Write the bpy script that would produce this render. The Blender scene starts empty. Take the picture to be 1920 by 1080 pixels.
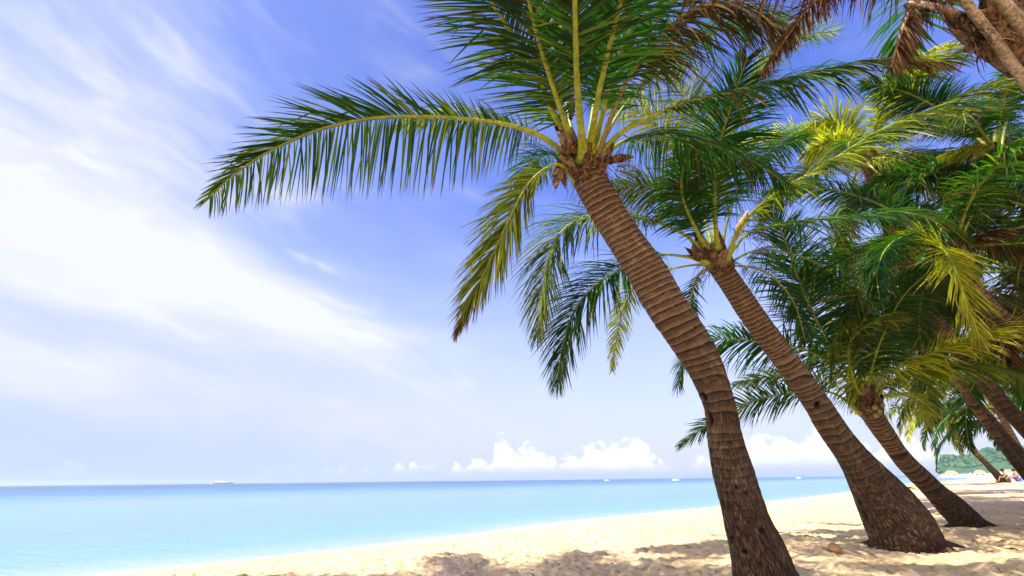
import bpy, math, random
import numpy as np
from mathutils import Vector, Matrix, noise as mnoise

# ------------------------------------------------------------------ camera, sky, sun, exposure
scene = bpy.context.scene
FOC = 900.0                      # focal length in pixels of a 1920 px wide frame
TILT = math.atan(360 / FOC)
ROLL = 0.011
CAM = Vector((0, 0, 2.1))
_F = Vector((0, math.cos(TILT), math.sin(TILT)))
_U0 = Vector((0, -math.sin(TILT), math.cos(TILT)))
_R0 = Vector((1, 0, 0))
_R = _R0 * math.cos(ROLL) - _U0 * math.sin(ROLL)
_U = _U0 * math.cos(ROLL) + _R0 * math.sin(ROLL)

cd = bpy.data.cameras.new('camera')
cam = bpy.data.objects.new('camera', cd)
scene.collection.objects.link(cam)
cd.sensor_width = 36.0
cd.lens = 36.0 * FOC / 1920
cd.clip_start = 0.05
cd.clip_end = 20000
M = Matrix((( _R.x, _U.x, -_F.x, CAM.x), (_R.y, _U.y, -_F.y, CAM.y), (_R.z, _U.z, -_F.z, CAM.z), (0, 0, 0, 1)))
cam.matrix_world = M
scene.camera = cam

SUN_TO = Vector((-0.50, -0.55, 0.86)).normalized()
SUN_EL = math.asin(SUN_TO.z)
SUN_AZ = math.atan2(SUN_TO.x, SUN_TO.y)
SUN_STRENGTH = 5.0
SKY_STRENGTH = 0.10
EXPOSURE = 1.13

sl = bpy.data.lights.new('sun', 'SUN')
sl.energy = SUN_STRENGTH
sl.angle = math.radians(0.53)
sl.color = (1.0, 0.94, 0.84)
so = bpy.data.objects.new('sun', sl)
scene.collection.objects.link(so)
so.rotation_euler = (-SUN_TO).to_track_quat('-Z', 'Y').to_euler()

scene.render.engine = 'CYCLES'
scene.view_settings.view_transform = 'Standard'
scene.view_settings.look = 'None'
scene.view_settings.exposure = EXPOSURE
scene.view_settings.gamma = 1.0
scene.cycles.use_denoising = True
scene.cycles.max_bounces = 6
scene.cycles.diffuse_bounces = 3
scene.cycles.transmission_bounces = 4
scene.cycles.transparent_max_bounces = 8
scene.cycles.sample_clamp_indirect = 4.0


# ------------------------------------------------------------------ small node language
class NB:
    def __init__(self, nt):
        self.nt = nt
        nt.nodes.clear()

    def node(self, typ, **kw):
        n = self.nt.nodes.new(typ)
        for k, v in kw.items():
            setattr(n, k, v)
        return n

    def put(self, sock, v):
        if isinstance(v, bpy.types.NodeSocket):
            self.nt.links.new(v, sock)
        elif v is not None:
            if hasattr(sock.default_value, '__len__') and not hasattr(v, '__len__'):
                sock.default_value = [v] * len(sock.default_value)
            else:
                if hasattr(sock.default_value, '__len__') and len(sock.default_value) == 4 and len(v) == 3:
                    v = (*v, 1)
                sock.default_value = v

    def m(self, op, *a, clamp=False):
        n = self.node('ShaderNodeMath', operation=op, use_clamp=clamp)
        for i, v in enumerate(a):
            self.put(n.inputs[i], v)
        return n.outputs[0]

    def add(self, a, b): return self.m('ADD', a, b)
    def sub(self, a, b): return self.m('SUBTRACT', a, b)
    def mul(self, a, b): return self.m('MULTIPLY', a, b)

    def ss(self, v, lo, hi, a=0.0, b=1.0, lin=False):
        n = self.node('ShaderNodeMapRange', interpolation_type='LINEAR' if lin else 'SMOOTHSTEP')
        for i, x in enumerate((v, lo, hi, a, b)):
            self.put(n.inputs[i], x)
        return n.outputs[0]

    def mix(self, f, a, b, mode='MIX'):
        n = self.node('ShaderNodeMix', data_type='RGBA', blend_type=mode)
        self.put(n.inputs[0], f); self.put(n.inputs[6], a); self.put(n.inputs[7], b)
        return n.outputs[2]

    def xyz(self, x, y, z):
        n = self.node('ShaderNodeCombineXYZ')
        self.put(n.inputs[0], x); self.put(n.inputs[1], y); self.put(n.inputs[2], z)
        return n.outputs[0]

    def sep(self, v):
        n = self.node('ShaderNodeSeparateXYZ'); self.put(n.inputs[0], v)
        return n.outputs

    def noise(self, vec, scale, detail=4, rough=0.55, dist=0.0):
        n = self.node('ShaderNodeTexNoise')
        self.put(n.inputs['Vector'], vec)
        n.inputs['Scale'].default_value = scale
        n.inputs['Detail'].default_value = detail
        n.inputs['Roughness'].default_value = rough
        n.inputs['Distortion'].default_value = dist
        return n.outputs['Fac']

    def vor(self, vec, scale, feature='F1'):
        n = self.node('ShaderNodeTexVoronoi', feature=feature)
        self.put(n.inputs['Vector'], vec)
        n.inputs['Scale'].default_value = scale
        return n.outputs['Distance']

    def vscale(self, vec, s):
        n = self.node('ShaderNodeVectorMath', operation='MULTIPLY')
        self.put(n.inputs[0], vec); n.inputs[1].default_value = s
        return n.outputs[0]

    def ramp(self, f, stops, interp='LINEAR'):
        n = self.node('ShaderNodeValToRGB')
        e = n.color_ramp.elements
        n.color_ramp.interpolation = interp
        while len(e) > 1: e.remove(e[-1])
        e[0].position = stops[0][0]; e[0].color = (*stops[0][1], 1)
        for p, c in stops[1:]:
            q = e.new(p); q.color = (*c, 1)
        self.put(n.inputs[0], f)
        return n.outputs[0]

    def attr(self, name):
        n = self.node('ShaderNodeAttribute', attribute_name=name)
        return n.outputs

    def bump(self, h, strength, dist):
        n = self.node('ShaderNodeBump')
        n.inputs['Strength'].default_value = strength
        n.inputs['Distance'].default_value = dist
        self.put(n.inputs['Height'], h)
        return n.outputs[0]

    def bsdf(self, color, rough=0.6, spec=0.4, normal=None):
        n = self.node('ShaderNodeBsdfPrincipled')
        self.put(n.inputs['Base Color'], color)
        self.put(n.inputs['Roughness'], rough)
        self.put(n.inputs['Specular IOR Level'], spec)
        if normal is not None: self.put(n.inputs['Normal'], normal)
        return n.outputs[0]

    def mixsh(self, f, a, b):
        n = self.node('ShaderNodeMixShader')
        self.put(n.inputs[0], f); self.put(n.inputs[1], a); self.put(n.inputs[2], b)
        return n.outputs[0]

    def out(self, sh):
        o = self.node('ShaderNodeOutputMaterial')
        self.nt.links.new(sh, o.inputs['Surface'])


def material(name):
    m = bpy.data.materials.new(name)
    m.use_nodes = True
    return m, NB(m.node_tree)


# ------------------------------------------------------------------ pixel helpers (used to find where things stand)
def ray(px, py):
    return _F + _R * ((px - 960) / FOC) + _U * ((540 - py) / FOC)


def P(px, py, d):
    return CAM + ray(px, py) * d


def azel(px, py):
    r = ray(px, py).normalized()
    return math.atan2(r.x, r.y), math.asin(r.z)


# ------------------------------------------------------------------ world: sky texture with high cirrus and a line of cumulus
world = bpy.data.worlds.new('World')
scene.world = world
world.use_nodes = True
n = NB(world.node_tree)
sky = n.node('ShaderNodeTexSky', sky_type='NISHITA')
sky.sun_disc = False
sky.sun_elevation = SUN_EL
sky.sun_rotation = SUN_AZ
sky.air_density = 1.3
sky.dust_density = 1.2
sky.ozone_density = 3.0
tc = n.node('ShaderNodeTexCoord')
dx, dy, dz = n.sep(tc.outputs['Generated'])
az = n.m('ARCTAN2', dx, dy)
el = n.m('ARCSINE', dz)


def blob(px, py, sx, sy, ang=0.0):
    """soft ellipse of cloud around one direction of the sky (sizes in degrees)"""
    a0, e0 = azel(px, py)
    u = n.sub(az, a0); v = n.sub(el, e0)
    c, s = math.cos(math.radians(ang)), math.sin(math.radians(ang))
    uu = n.add(n.mul(u, c / math.radians(sx)), n.mul(v, s / math.radians(sx)))
    vv = n.add(n.mul(u, -s / math.radians(sy)), n.mul(v, c / math.radians(sy)))
    q = n.add(n.mul(uu, uu), n.mul(vv, vv))
    return n.m('EXPONENT', n.mul(q, -1.0))


# streaky cirrus noise, warped
c_, s_ = math.cos(math.radians(-12)), math.sin(math.radians(-12))
su = n.add(n.mul(az, c_), n.mul(el, s_)); sv = n.add(n.mul(az, -s_), n.mul(el, c_))
warp = n.noise(n.xyz(n.mul(su, 1.0), n.mul(sv, 1.6), 3.7), 2.2, 3, 0.5)
sv2 = n.add(sv, n.mul(n.sub(warp, 0.5), 0.14))
streak = n.noise(n.xyz(n.mul(su, 1.6), n.mul(sv2, 9.0), 0.0), 1.9, 7, 0.50, 0.15)
wisp = n.noise(n.xyz(n.mul(su, 2.6), n.mul(sv2, 6.0), 8.0), 3.0, 6, 0.52, 0.3)
soft = n.noise(n.xyz(n.mul(su, 1.2), n.mul(sv, 2.4), 5.0), 2.2, 5, 0.55, 0.3)
cover = None
for b in (n.mul(blob(60, 410, 20, 10, -8), 0.72), n.mul(blob(0, 90, 18, 18), 0.42), n.mul(blob(620, 595, 13, 3.2, -14), 0.8), n.mul(blob(150, 715, 20, 3, -10), 0.6), n.mul(blob(330, 540, 20, 5, -14), 0.7),
          n.mul(blob(820, 760, 22, 4, 0), 0.35), n.mul(blob(300, 180, 16, 9, -50), 0.30)):
    cover = b if cover is None else n.add(cover, b)
cirrus = n.mul(n.ss(n.add(n.mul(streak, 0.85), n.mul(cover, 0.26)), 0.42, 0.98), 0.55)
veil = n.mul(n.ss(n.add(n.mul(soft, 0.75), n.mul(cover, 0.50)), 0.30, 1.20), 0.80)
thin = n.mul(n.ss(wisp, 0.46, 0.80), n.mul(n.add(cover, 0.12), 0.45))
# two bright little wisps
w1 = n.mul(blob(585, 492, 2.6, 0.42, -14), n.ss(wisp, 0.30, 0.6))
w2 = n.mul(blob(740, 490, 2.8, 0.40, 14), n.ss(wisp, 0.35, 0.75))
w3 = n.mul(blob(900, 715, 4.5, 1.1, 10), n.ss(wisp, 0.40, 0.75))
w4 = n.mul(blob(560, 360, 7, 1.3, 12), n.ss(wisp, 0.35, 0.80))
high = n.m('MINIMUM', n.add(n.add(n.add(cirrus, n.mul(veil, 0.85)), thin), n.add(n.add(n.mul(w1, 0.85), n.mul(w2, 0.45)), n.add(n.mul(w3, 0.5), n.mul(w4, 0.6)))), 1.0)

# cumulus above the horizon: billowing tops of varying height on a flat base
def hump(px, top, wpx):
    a0, _ = azel(px, 860)
    h = math.radians((900 - 0.011 * (px - 960) - top) / 900 * 53.0)
    w = math.radians(wpx / 900 * 53)
    q = n.mul(n.sub(az, a0), 1 / w)
    q = n.mul(q, q)
    return n.mul(n.m('EXPONENT', n.mul(q, -0.9)), h)
top = None
for px, tp, w in ((945, 816, 30), (905, 850, 40), (1075, 846, 70), (1010, 842, 60), (990, 830, 48), (1015, 832, 20), (1130, 826, 105), (1115, 820, 26), (1185, 822, 52), (1235, 856, 30), (855, 852, 17), (775, 860, 13), (730, 862, 11), (690, 866, 22), (645, 862, 16),
                  (620, 868, 40), (560, 866, 30), (500, 870, 34), (440, 874, 30), (880, 862, 24), (810, 866, 26), (750, 868, 26), (360, 880, 20), (130, 868, 44), (240, 872, 14), (1450, 820, 90), (1560, 800, 60), (1330, 850, 60), (1700, 830, 60), (1790, 850, 60)):
    h = hump(px, tp, w)
    top = h if top is None else n.m('MAXIMUM', top, h)
cv = n.xyz(az, n.mul(el, 1.15), 0.3)
bil = n.vor(n.xyz(n.add(az, n.mul(n.sub(n.noise(cv, 30, 3), 0.5), 0.05)), el, 0.2), 60, 'SMOOTH_F1')
bn = n.noise(cv, 42, 5, 0.62)
bn2 = n.noise(cv, 14, 4, 0.6)
edge = n.add(n.add(top, n.mul(n.sub(bn, 0.52), 0.085)), n.add(n.mul(n.sub(0.45, bil), 0.016), n.mul(n.sub(bn2, 0.55), 0.05)))
cum = n.ss(n.sub(edge, el), 0.0, 0.022)
cum = n.mul(cum, n.ss(n.add(el, n.mul(n.sub(bn, 0.5), 0.02)), 0.008, 0.030))
fade = n.ss(az, azel(560, 870)[0], azel(880, 870)[0], 0.25, 1.0)
fade_r = n.ss(az, azel(1255, 870)[0], azel(1330, 870)[0], 1.0, 0.7)
cum = n.mul(n.mul(n.mul(cum, fade), fade_r), n.ss(n.add(el, n.mul(n.sub(bn2, 0.5), 0.05)), 0.005, 0.05, 0.5, 1.0))

sky_col = n.mix(1.0, sky.outputs[0], (0.62, 0.70, 1.36), 'MULTIPLY')
haze_f = n.ss(el, 0.0, 0.62, 0.86, 0.0)
haze_f = n.m('MINIMUM', n.add(haze_f, n.mul(n.ss(az, -0.85, 0.20, 0.36, 0.0), n.ss(el, 0.25, 1.1, 1.0, 0.5))), 1.0)
sky_col = n.mix(haze_f, sky_col, n.mix(n.ss(az, -0.7, 0.25), (2.75, 3.25, 4.4), (3.75, 4.0, 4.5)))
cl_col = n.mix(n.ss(el, 0.0, 0.9), (4.4, 4.5, 4.8), (4.3, 4.4, 4.75))
sky_col = n.mix(high, sky_col, cl_col)
sky_col = n.mix(cum, sky_col, (6.2, 6.2, 6.1))
fill_n = n.noise(n.xyz(n.mul(dx, 1.5), n.mul(dy, 1.5), n.mul(dz, 2.5)), 1.6, 5, 0.6)
rear_fill = n.mul(n.ss(n.add(n.mul(dy, -0.62), n.mul(dx, -0.78)), 0.42, 0.85), n.ss(fill_n, 0.36, 0.56))
sky_col = n.mix(rear_fill, sky_col, (17.5, 15.2, 12.0))  # warm cloud glow added behind the camera to brighten the shade
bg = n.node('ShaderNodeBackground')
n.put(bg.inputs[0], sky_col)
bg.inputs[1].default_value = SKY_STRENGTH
wo = n.node('ShaderNodeOutputWorld')
n.nt.links.new(bg.outputs[0], wo.inputs[0])
world.cycles.sampling_method = 'MANUAL'
world.cycles.sample_map_resolution = 512


# ------------------------------------------------------------------ mesh helpers
C = scene.collection
random.seed(5)


def mesh_obj(name, verts, faces, mat, parent=None, smooth=True, attrs=None, uv=None):
    me = bpy.data.meshes.new(name)
    verts = np.asarray(verts, dtype=np.float64).reshape(-1, 3)
    if isinstance(faces, np.ndarray):
        nf = len(faces); k = faces.shape[1]
        me.vertices.add(len(verts)); me.vertices.foreach_set('co', verts.ravel())
        me.loops.add(nf * k); me.loops.foreach_set('vertex_index', faces.ravel().astype(np.int32))
        me.polygons.add(nf)
        me.polygons.foreach_set('loop_start', np.arange(0, nf * k, k, dtype=np.int32))
        me.update(calc_edges=True)
        me.validate()
    else:
        me.from_pydata([tuple(v) for v in verts], [], faces)
        me.update()
    if smooth:
        me.polygons.foreach_set('use_smooth', [True] * len(me.polygons))
    for k, (typ, data) in (attrs or {}).items():
        a = me.attributes.new(k, typ, 'POINT')
        a.data.foreach_set({'FLOAT': 'value', 'FLOAT_COLOR': 'color', 'FLOAT_VECTOR': 'vector'}[typ], np.asarray(data, dtype=np.float32).ravel())
    me.materials.append(mat)
    o = bpy.data.objects.new(name, me)
    C.objects.link(o)
    if parent is not None:
        o.parent = parent
    return o


def tag(o, label=None, cat=None, group=None, kind=None):
    if label: o['label'] = label
    if cat: o['category'] = cat
    if group: o['group'] = group
    if kind: o['kind'] = kind
    return o


def empty(name, loc):
    o = bpy.data.objects.new(name, None)
    o.empty_display_size = 0.2
    C.objects.link(o)
    o.location = loc
    o['_loc'] = 1
    del o['_loc']
    return o


def catmull(pts, n_out):
    """resample a control polyline (rows of floats, first three are xyz) evenly by arc length"""
    pts = np.asarray(pts, dtype=float)
    if len(pts) == 2:
        dense = np.array([pts[0] + (pts[1] - pts[0]) * t for t in np.linspace(0, 1, 40)])
    else:
        ext = np.vstack([2 * pts[0] - pts[1], pts, 2 * pts[-1] - pts[-2]])
        out = []
        for i in range(1, len(ext) - 2):
            p0, p1, p2, p3 = ext[i - 1], ext[i], ext[i + 1], ext[i + 2]
            for t in np.linspace(0, 1, 24, endpoint=False):
                out.append(0.5 * ((2 * p1) + (p2 - p0) * t + (2 * p0 - 5 * p1 + 4 * p2 - p3) * t * t + (3 * p1 - p0 - 3 * p2 + p3) * t ** 3))
        out.append(pts[-1])
        dense = np.array(out)
    seg = np.linalg.norm(np.diff(dense[:, :3], axis=0), axis=1)
    s = np.concatenate([[0], np.cumsum(seg)])
    q = np.linspace(0, s[-1], n_out)
    return np.stack([np.interp(q, s, dense[:, k]) for k in range(dense.shape[1])], axis=1), q


def nrm(v):
    return v / max(1e-9, np.linalg.norm(v))


def frames(pts, n0):
    """parallel transported frames: tangent, normal, side for each point"""
    T = np.gradient(pts, axis=0)
    T /= np.linalg.norm(T, axis=1)[:, None]
    N = np.zeros_like(T)
    nv = nrm(n0 - T[0] * np.dot(n0, T[0]))
    for i in range(len(T)):
        nv = nrm(nv - T[i] * np.dot(nv, T[i]))
        N[i] = nv
    return T, N, np.cross(T, N)


def tube(pts, rad, seg=8, n0=(0.1, 0.2, 1.0), flat=1.0, cap=True):
    """verts, faces of a swept tube; rad per point; flat squashes it along the normal"""
    pts = np.asarray(pts, float)
    T, N, S = frames(pts, np.asarray(n0, float))
    th = np.linspace(0, 2 * np.pi, seg, endpoint=False)
    ring = np.cos(th)[None, :, None] * S[:, None, :] + flat * np.sin(th)[None, :, None] * N[:, None, :]
    v = pts[:, None, :] + ring * np.asarray(rad)[:, None, None]
    v = v.reshape(-1, 3)
    f = []
    for i in range(len(pts) - 1):
        for j in range(seg):
            a = i * seg + j; b = i * seg + (j + 1) % seg
            f.append((a, b, b + seg, a + seg))
    if cap:
        f.append(tuple(range(seg))[::-1])
        f.append(tuple(range((len(pts) - 1) * seg, len(pts) * seg)))
    return v, f


# value noise in numpy for the sand
def _hash(ix, iy, seed):
    h = (ix.astype(np.int64) * 374761393 + iy.astype(np.int64) * 668265263 + seed * 974634777) & 0xFFFFFFFF
    h = ((h ^ (h >> 13)) * 1274126177) & 0xFFFFFFFF
    return ((h ^ (h >> 16)) & 0xFFFF) / 65535.0


def vnoise(x, y, seed=0):
    ix = np.floor(x); iy = np.floor(y)
    fx = x - ix; fy = y - iy
    fx = fx * fx * (3 - 2 * fx); fy = fy * fy * (3 - 2 * fy)
    a = _hash(ix, iy, seed); b = _hash(ix + 1, iy, seed); c = _hash(ix, iy + 1, seed); d = _hash(ix + 1, iy + 1, seed)
    return (a * (1 - fx) + b * fx) * (1 - fy) + (c * (1 - fx) + d * fx) * fy


# ------------------------------------------------------------------ terrain: beach sloping to the sea
def at_z(px, py, z):
    r = ray(px, py)
    k = (z - CAM.z) / r.z
    return CAM + r * k


_sh = [at_z(px, py, 0.0) for px, py in ((255, 1080), (385, 1067), (540, 1050), (670, 1036), (795, 1019), (940, 1002), (1035, 987), (1155, 973), (1300, 960),
                                        (1439, 946), (1569, 930), (1707, 916), (1789, 906), (1861, 899))]
SHORE = [(-400, -330), (-60, -40)] + [(p.x, p.y) for p in _sh] + [(520, 560), (3000, 2600)]
SHORE = np.array(SHORE)


def shore_dist(x, y):
    """signed distance to the water line, positive on land"""
    x = np.asarray(x, float); y = np.asarray(y, float)
    best = np.full(x.shape, 1e12)
    for (ax, ay), (bx, by) in zip(SHORE[:-1], SHORE[1:]):
        ex, ey = bx - ax, by - ay
        t = np.clip(((x - ax) * ex + (y - ay) * ey) / (ex * ex + ey * ey), 0, 1)
        d = (x - ax - t * ex) ** 2 + (y - ay - t * ey) ** 2
        best = np.minimum(best, d)
    ys = np.interp(x, SHORE[:, 0], SHORE[:, 1])
    return np.sqrt(best) * np.where(y < ys, 1.0, -1.0)


def base_height(x, y):
    s = shore_dist(x, y)
    sp = np.maximum(s, 0)
    z = 1.1 * (1 - np.exp(-sp / 5.5)) + 0.55 * np.clip((x - 12) / 26, 0, 1) * np.clip(sp / 8, 0, 1)
    z = np.where(s < 0, -3.5 * (1 - np.exp(s / 60.0)) , z)
    return z


def ground_hit(px, py):
    r = ray(px, py)
    t = 1.0
    for _ in range(6000):
        p = CAM + r * t
        if p.z < float(base_height(np.array([p.x]), np.array([p.y]))[0]):
            return p, t
        t *= 1.001
    return p, t


def gz(x, y):
    return float(base_height(np.array([x]), np.array([y]))[0])


def radial_grid(ang, rad):
    A, Rr = np.meshgrid(ang, rad)
    return Rr * np.sin(A), Rr * np.cos(A)


def grid_faces(nr, na, closed):
    i = np.arange(nr - 1)[:, None]; j = np.arange(na if closed else na - 1)[None, :]
    a = i * na + j; b = i * na + (j + 1) % na
    return np.stack([a, b, b + na, a + na], axis=-1).reshape(-1, 4)


ang = np.concatenate([np.linspace(-0.95, 1.0, 760), np.linspace(1.0, 2 * np.pi - 0.95, 90)[1:-1]])
rad = np.concatenate([np.geomspace(0.4, 45, 520), np.geomspace(45, 5000, 80)[1:]])
X, Y = radial_grid(ang, rad)
S = shore_dist(X, Y)
Z = base_height(X, Y)
dry = np.clip((S - 3.0) / 5.0, 0, 1)
far = np.clip(1.4 - np.hypot(X, Y) / 32, 0.0, 1)
big = (vnoise(X * 0.55, Y * 0.55, 1) - 0.5) * 0.10 + (vnoise(X * 1.3, Y * 1.3, 2) - 0.5) * 0.05
warpx = X + 0.25 * vnoise(X * 2.2, Y * 2.2, 8); warpy = Y + 0.25 * vnoise(X * 2.2, Y * 2.2, 9)
mid = np.abs(vnoise(warpx * 3.4, warpy * 3.4, 3) - 0.5) * 2
mid2 = np.abs(vnoise(warpx * 7.5, warpy * 7.5, 4) - 0.5) * 2
fine = vnoise(X * 17, Y * 17, 5) - 0.5
lump = np.clip(vnoise(X * 5.2, Y * 5.2, 6) - 0.62, 0, 1)
Zd = big + (-0.026 * (1 - mid) ** 2 + 0.045 * mid2 * vnoise(X * 0.9, Y * 0.9, 7) + 0.024 * fine + 0.10 * lump) * far
# footprints: oval pits with a raised rim
rs = np.random.RandomState(3)
for k in range(620):
    d_ = rs.uniform(3.2, 17); a_ = rs.uniform(-0.55, 0.9)
    fx, fy = d_ * math.sin(a_), d_ * math.cos(a_)
    if shore_dist(np.array([fx]), np.array([fy]))[0] < 4: continue
    th = rs.uniform(0, 3.14)
    sel = (np.abs(X - fx) < 0.4) & (np.abs(Y - fy) < 0.4)
    if not sel.any(): continue
    u = (X[sel] - fx) * math.cos(th) + (Y[sel] - fy) * math.sin(th)
    v = -(X[sel] - fx) * math.sin(th) + (Y[sel] - fy) * math.cos(th)
    q = np.sqrt((u / rs.uniform(0.10, 0.17)) ** 2 + (v / rs.uniform(0.055, 0.09)) ** 2)
    Zd[sel] += rs.uniform(0.5, 1) * (-0.045 * np.exp(-q ** 2) + 0.020 * np.exp(-((q - 1.5) / 0.45) ** 2))
Z = Z + Zd * dry * 1.25 + (1 - dry) * np.clip(S, 0, 1) * 0.02 * (vnoise(X * 0.5, Y * 0.5, 11) - 0.5)

def surf(x, y):
    """height of the finished sand surface, footprints included"""
    a_ = math.atan2(x, y)
    if a_ < ang[0]: a_ += 2 * math.pi
    j = int(np.argmin(np.abs(ang - a_))); i = int(np.argmin(np.abs(rad - math.hypot(x, y))))
    return float(Z[i, j])


m_sand, n = material('sand')
geo = n.node('ShaderNodeNewGeometry')
pos = geo.outputs['Position']
n1 = n.noise(pos, 0.9, 5, 0.6); n2 = n.noise(pos, 9, 6, 0.65); n3 = n.noise(pos, 130, 3, 0.7)
col = n.mix(n.ss(n1, 0.35, 0.7), (0.72, 0.52, 0.275), (0.78, 0.585, 0.335))
col = n.mix(n.mul(n.mul(n.ss(n2, 0.47, 0.66), 0.75), n.ss(n.noise(pos, 2.3, 4, 0.6), 0.35, 0.6)), col, (0.50, 0.29, 0.14))
col = n.mix(n.mul(n.ss(n3, 0.5, 0.75), 0.28), col, (0.42, 0.28, 0.17))
n5 = n.noise(n.vscale(pos, (1.0, 1.0, 0.4)), 6.5, 7, 0.62, 0.6)
col = n.mix(n.mul(n.ss(n5, 0.565, 0.635), 0.85), col, (0.40, 0.21, 0.095))
sd = n.attr('shore')[2]
wet = n.ss(sd, 0.2, 4.5)
col = n.mix(wet, (0.60, 0.51, 0.345), col)
hgt = n.add(n.mul(n2, 0.7), n.mul(n3, 0.25))
n.out(n.bsdf(col, n.ss(sd, 0.0, 2.0, 0.45, 0.95), 0.2, n.bump(hgt, 1.0, 0.045)))
sand = mesh_obj('sand_beach', np.stack([X, Y, Z], -1), grid_faces(len(rad), len(ang), True), m_sand, attrs={'shore': ('FLOAT', S)})
tag(sand, kind='structure')

# ------------------------------------------------------------------ sea
ang_w = np.concatenate([np.linspace(-0.95, 1.0, 260), np.linspace(1.0, 2 * np.pi - 0.95, 60)[1:-1]])
rad_w = np.concatenate([np.geomspace(6, 400, 240), np.geomspace(400, 5050, 34)[1:]])
XW, YW = radial_grid(ang_w, rad_w)
SW = shore_dist(XW, YW)
m_sea, n = material('sea_water')
geo = n.node('ShaderNodeNewGeometry')
pos = geo.outputs['Position']
sd = n.mul(n.attr('shore')[2], -1.0)
wob = n.noise(n.vscale(pos, (0.012, 0.03, 1)), 1.0, 4, 0.6)
wob2 = n.noise(n.vscale(pos, (0.06, 0.16, 1)), 1.0, 4, 0.6)
sdw = n.add(sd, n.add(n.mul(n.mul(n.sub(wob, 0.5), 60), n.ss(sd, 2, 60)), n.mul(n.mul(n.sub(wob2, 0.5), 12), n.ss(sd, 0, 25))))
col = n.ramp(n.ss(sdw, 0, 400, lin=True), [(0.0, (0.57, 0.50, 0.34)), (0.0012, (0.42, 0.44, 0.33)), (0.004, (0.235, 0.325, 0.300)), (0.012, (0.150, 0.280, 0.290)), (0.035, (0.150, 0.250, 0.290)), (0.13, (0.180, 0.255, 0.310)), (0.24, (0.110, 0.205, 0.300)),
                                           (0.36, (0.035, 0.125, 0.290)), (0.65, (0.015, 0.080, 0.26)), (1.0, (0.006, 0.030, 0.15))])
streaks = n.noise(n.vscale(pos, (0.005, 0.05, 1)), 1.0, 3, 0.6)
col = n.mix(n.mul(n.ss(streaks, 0.52, 0.68), n.ss(sd, 8, 60, 0.0, 0.30)), col, (0.21, 0.27, 0.30))
aq = n.noise(n.vscale(pos, (0.03, 0.07, 1)), 1.0, 4, 0.6)
col = n.mix(n.mul(n.ss(aq, 0.42, 0.66), n.ss(sd, 1.0, 12, 0.0, 0.55)), col, (0.100, 0.275, 0.295))
rip = n.noise(n.vscale(pos, (0.8, 2.2, 1)), 1.0, 5, 0.6)
rip2 = n.noise(n.vscale(pos, (5, 9, 1)), 1.0, 3, 0.6)
mot = n.noise(n.vscale(pos, (0.25, 0.9, 1)), 1.0, 5, 0.65)
col = n.mix(n.mul(n.ss(mot, 0.45, 0.7), 0.22), col, n.mix(0.5, col, (0.05, 0.16, 0.22)))
body = n.bsdf(col, 0.30, 0.12, n.bump(n.add(rip, n.mul(rip2, 0.2)), 0.8, 0.12))
n.out(body)
ZW = np.full_like(XW, 0.006)
sea = mesh_obj('sea', np.stack([XW, YW, ZW], -1), grid_faces(len(rad_w), len(ang_w), True), m_sea, attrs={'shore': ('FLOAT', SW)})
tag(sea, kind='structure')

# ------------------------------------------------------------------ palm materials
def leaf_material(name, far_away=False):
    m, n = material(name)
    a = n.attr('leaf')
    r_, t_, y_ = n.sep(a[0])
    dead = a[3]
    nz = n.noise(n.node('ShaderNodeNewGeometry').outputs['Position'], 7, 4, 0.6)
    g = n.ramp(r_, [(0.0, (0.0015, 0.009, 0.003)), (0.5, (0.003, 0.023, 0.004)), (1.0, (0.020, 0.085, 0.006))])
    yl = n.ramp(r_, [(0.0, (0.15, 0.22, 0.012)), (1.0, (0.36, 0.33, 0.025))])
    yf = n.ss(n.add(y_, n.mul(n.sub(r_, 0.5), 0.35)), 0.26, 0.95)  # yellowed leaflets; the sunlit look of fronds is also painted by this yellow
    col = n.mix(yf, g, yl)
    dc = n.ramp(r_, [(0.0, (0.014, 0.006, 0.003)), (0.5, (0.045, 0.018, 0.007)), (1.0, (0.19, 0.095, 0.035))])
    tip = n.ss(n.add(n.add(t_, n.mul(r_, 0.22)), n.mul(n.sub(nz, 0.5), 0.30)), 0.88, 1.08)
    df = n.m('MINIMUM', n.add(n.ss(n.add(dead, n.mul(n.sub(nz, 0.5), 0.4)), 0.25, 0.75), n.mul(tip, 0.85)), 1.0)
    col = n.mix(df, col, dc)
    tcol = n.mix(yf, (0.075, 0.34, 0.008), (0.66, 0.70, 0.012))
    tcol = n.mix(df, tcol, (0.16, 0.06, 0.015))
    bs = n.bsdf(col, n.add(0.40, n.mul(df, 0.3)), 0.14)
    tl = n.node('ShaderNodeBsdfTranslucent')
    n.put(tl.inputs[0], tcol)
    n.out(n.mixsh(n.mix(yf, 0.22, 0.46), bs, tl.outputs[0]))
    return m


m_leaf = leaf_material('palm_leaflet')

m_stalk, n = material('palm_stalk')
a = n.attr('leaf')
r_, t_, y_ = n.sep(a[0])
pn = n.node('ShaderNodeNewGeometry').outputs['Position']
nz = n.noise(pn, 14, 5, 0.7)
nz2 = n.noise(n.vscale(pn, (60, 60, 8)), 1.0, 4, 0.7)
c0 = n.mix(n.ss(nz, 0.35, 0.7), (0.12, 0.19, 0.010), (0.34, 0.34, 0.020))
c0 = n.mix(n.mul(n.ss(nz2, 0.50, 0.66), 0.6), c0, (0.10, 0.055, 0.015))
c0 = n.mix(n.ss(t_, 0.15, 0.8, 0.0, 0.5), c0, (0.08, 0.10, 0.012))  # midrib darker outwards: shade among the leaflets put into the colour
c1 = n.mix(n.ss(nz2, 0.35, 0.7), (0.07, 0.03, 0.014), (0.22, 0.13, 0.075))
n.out(n.bsdf(n.mix(a[3], c0, c1), 0.42, 0.45, n.bump(nz2, 0.3, 0.01)))

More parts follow.
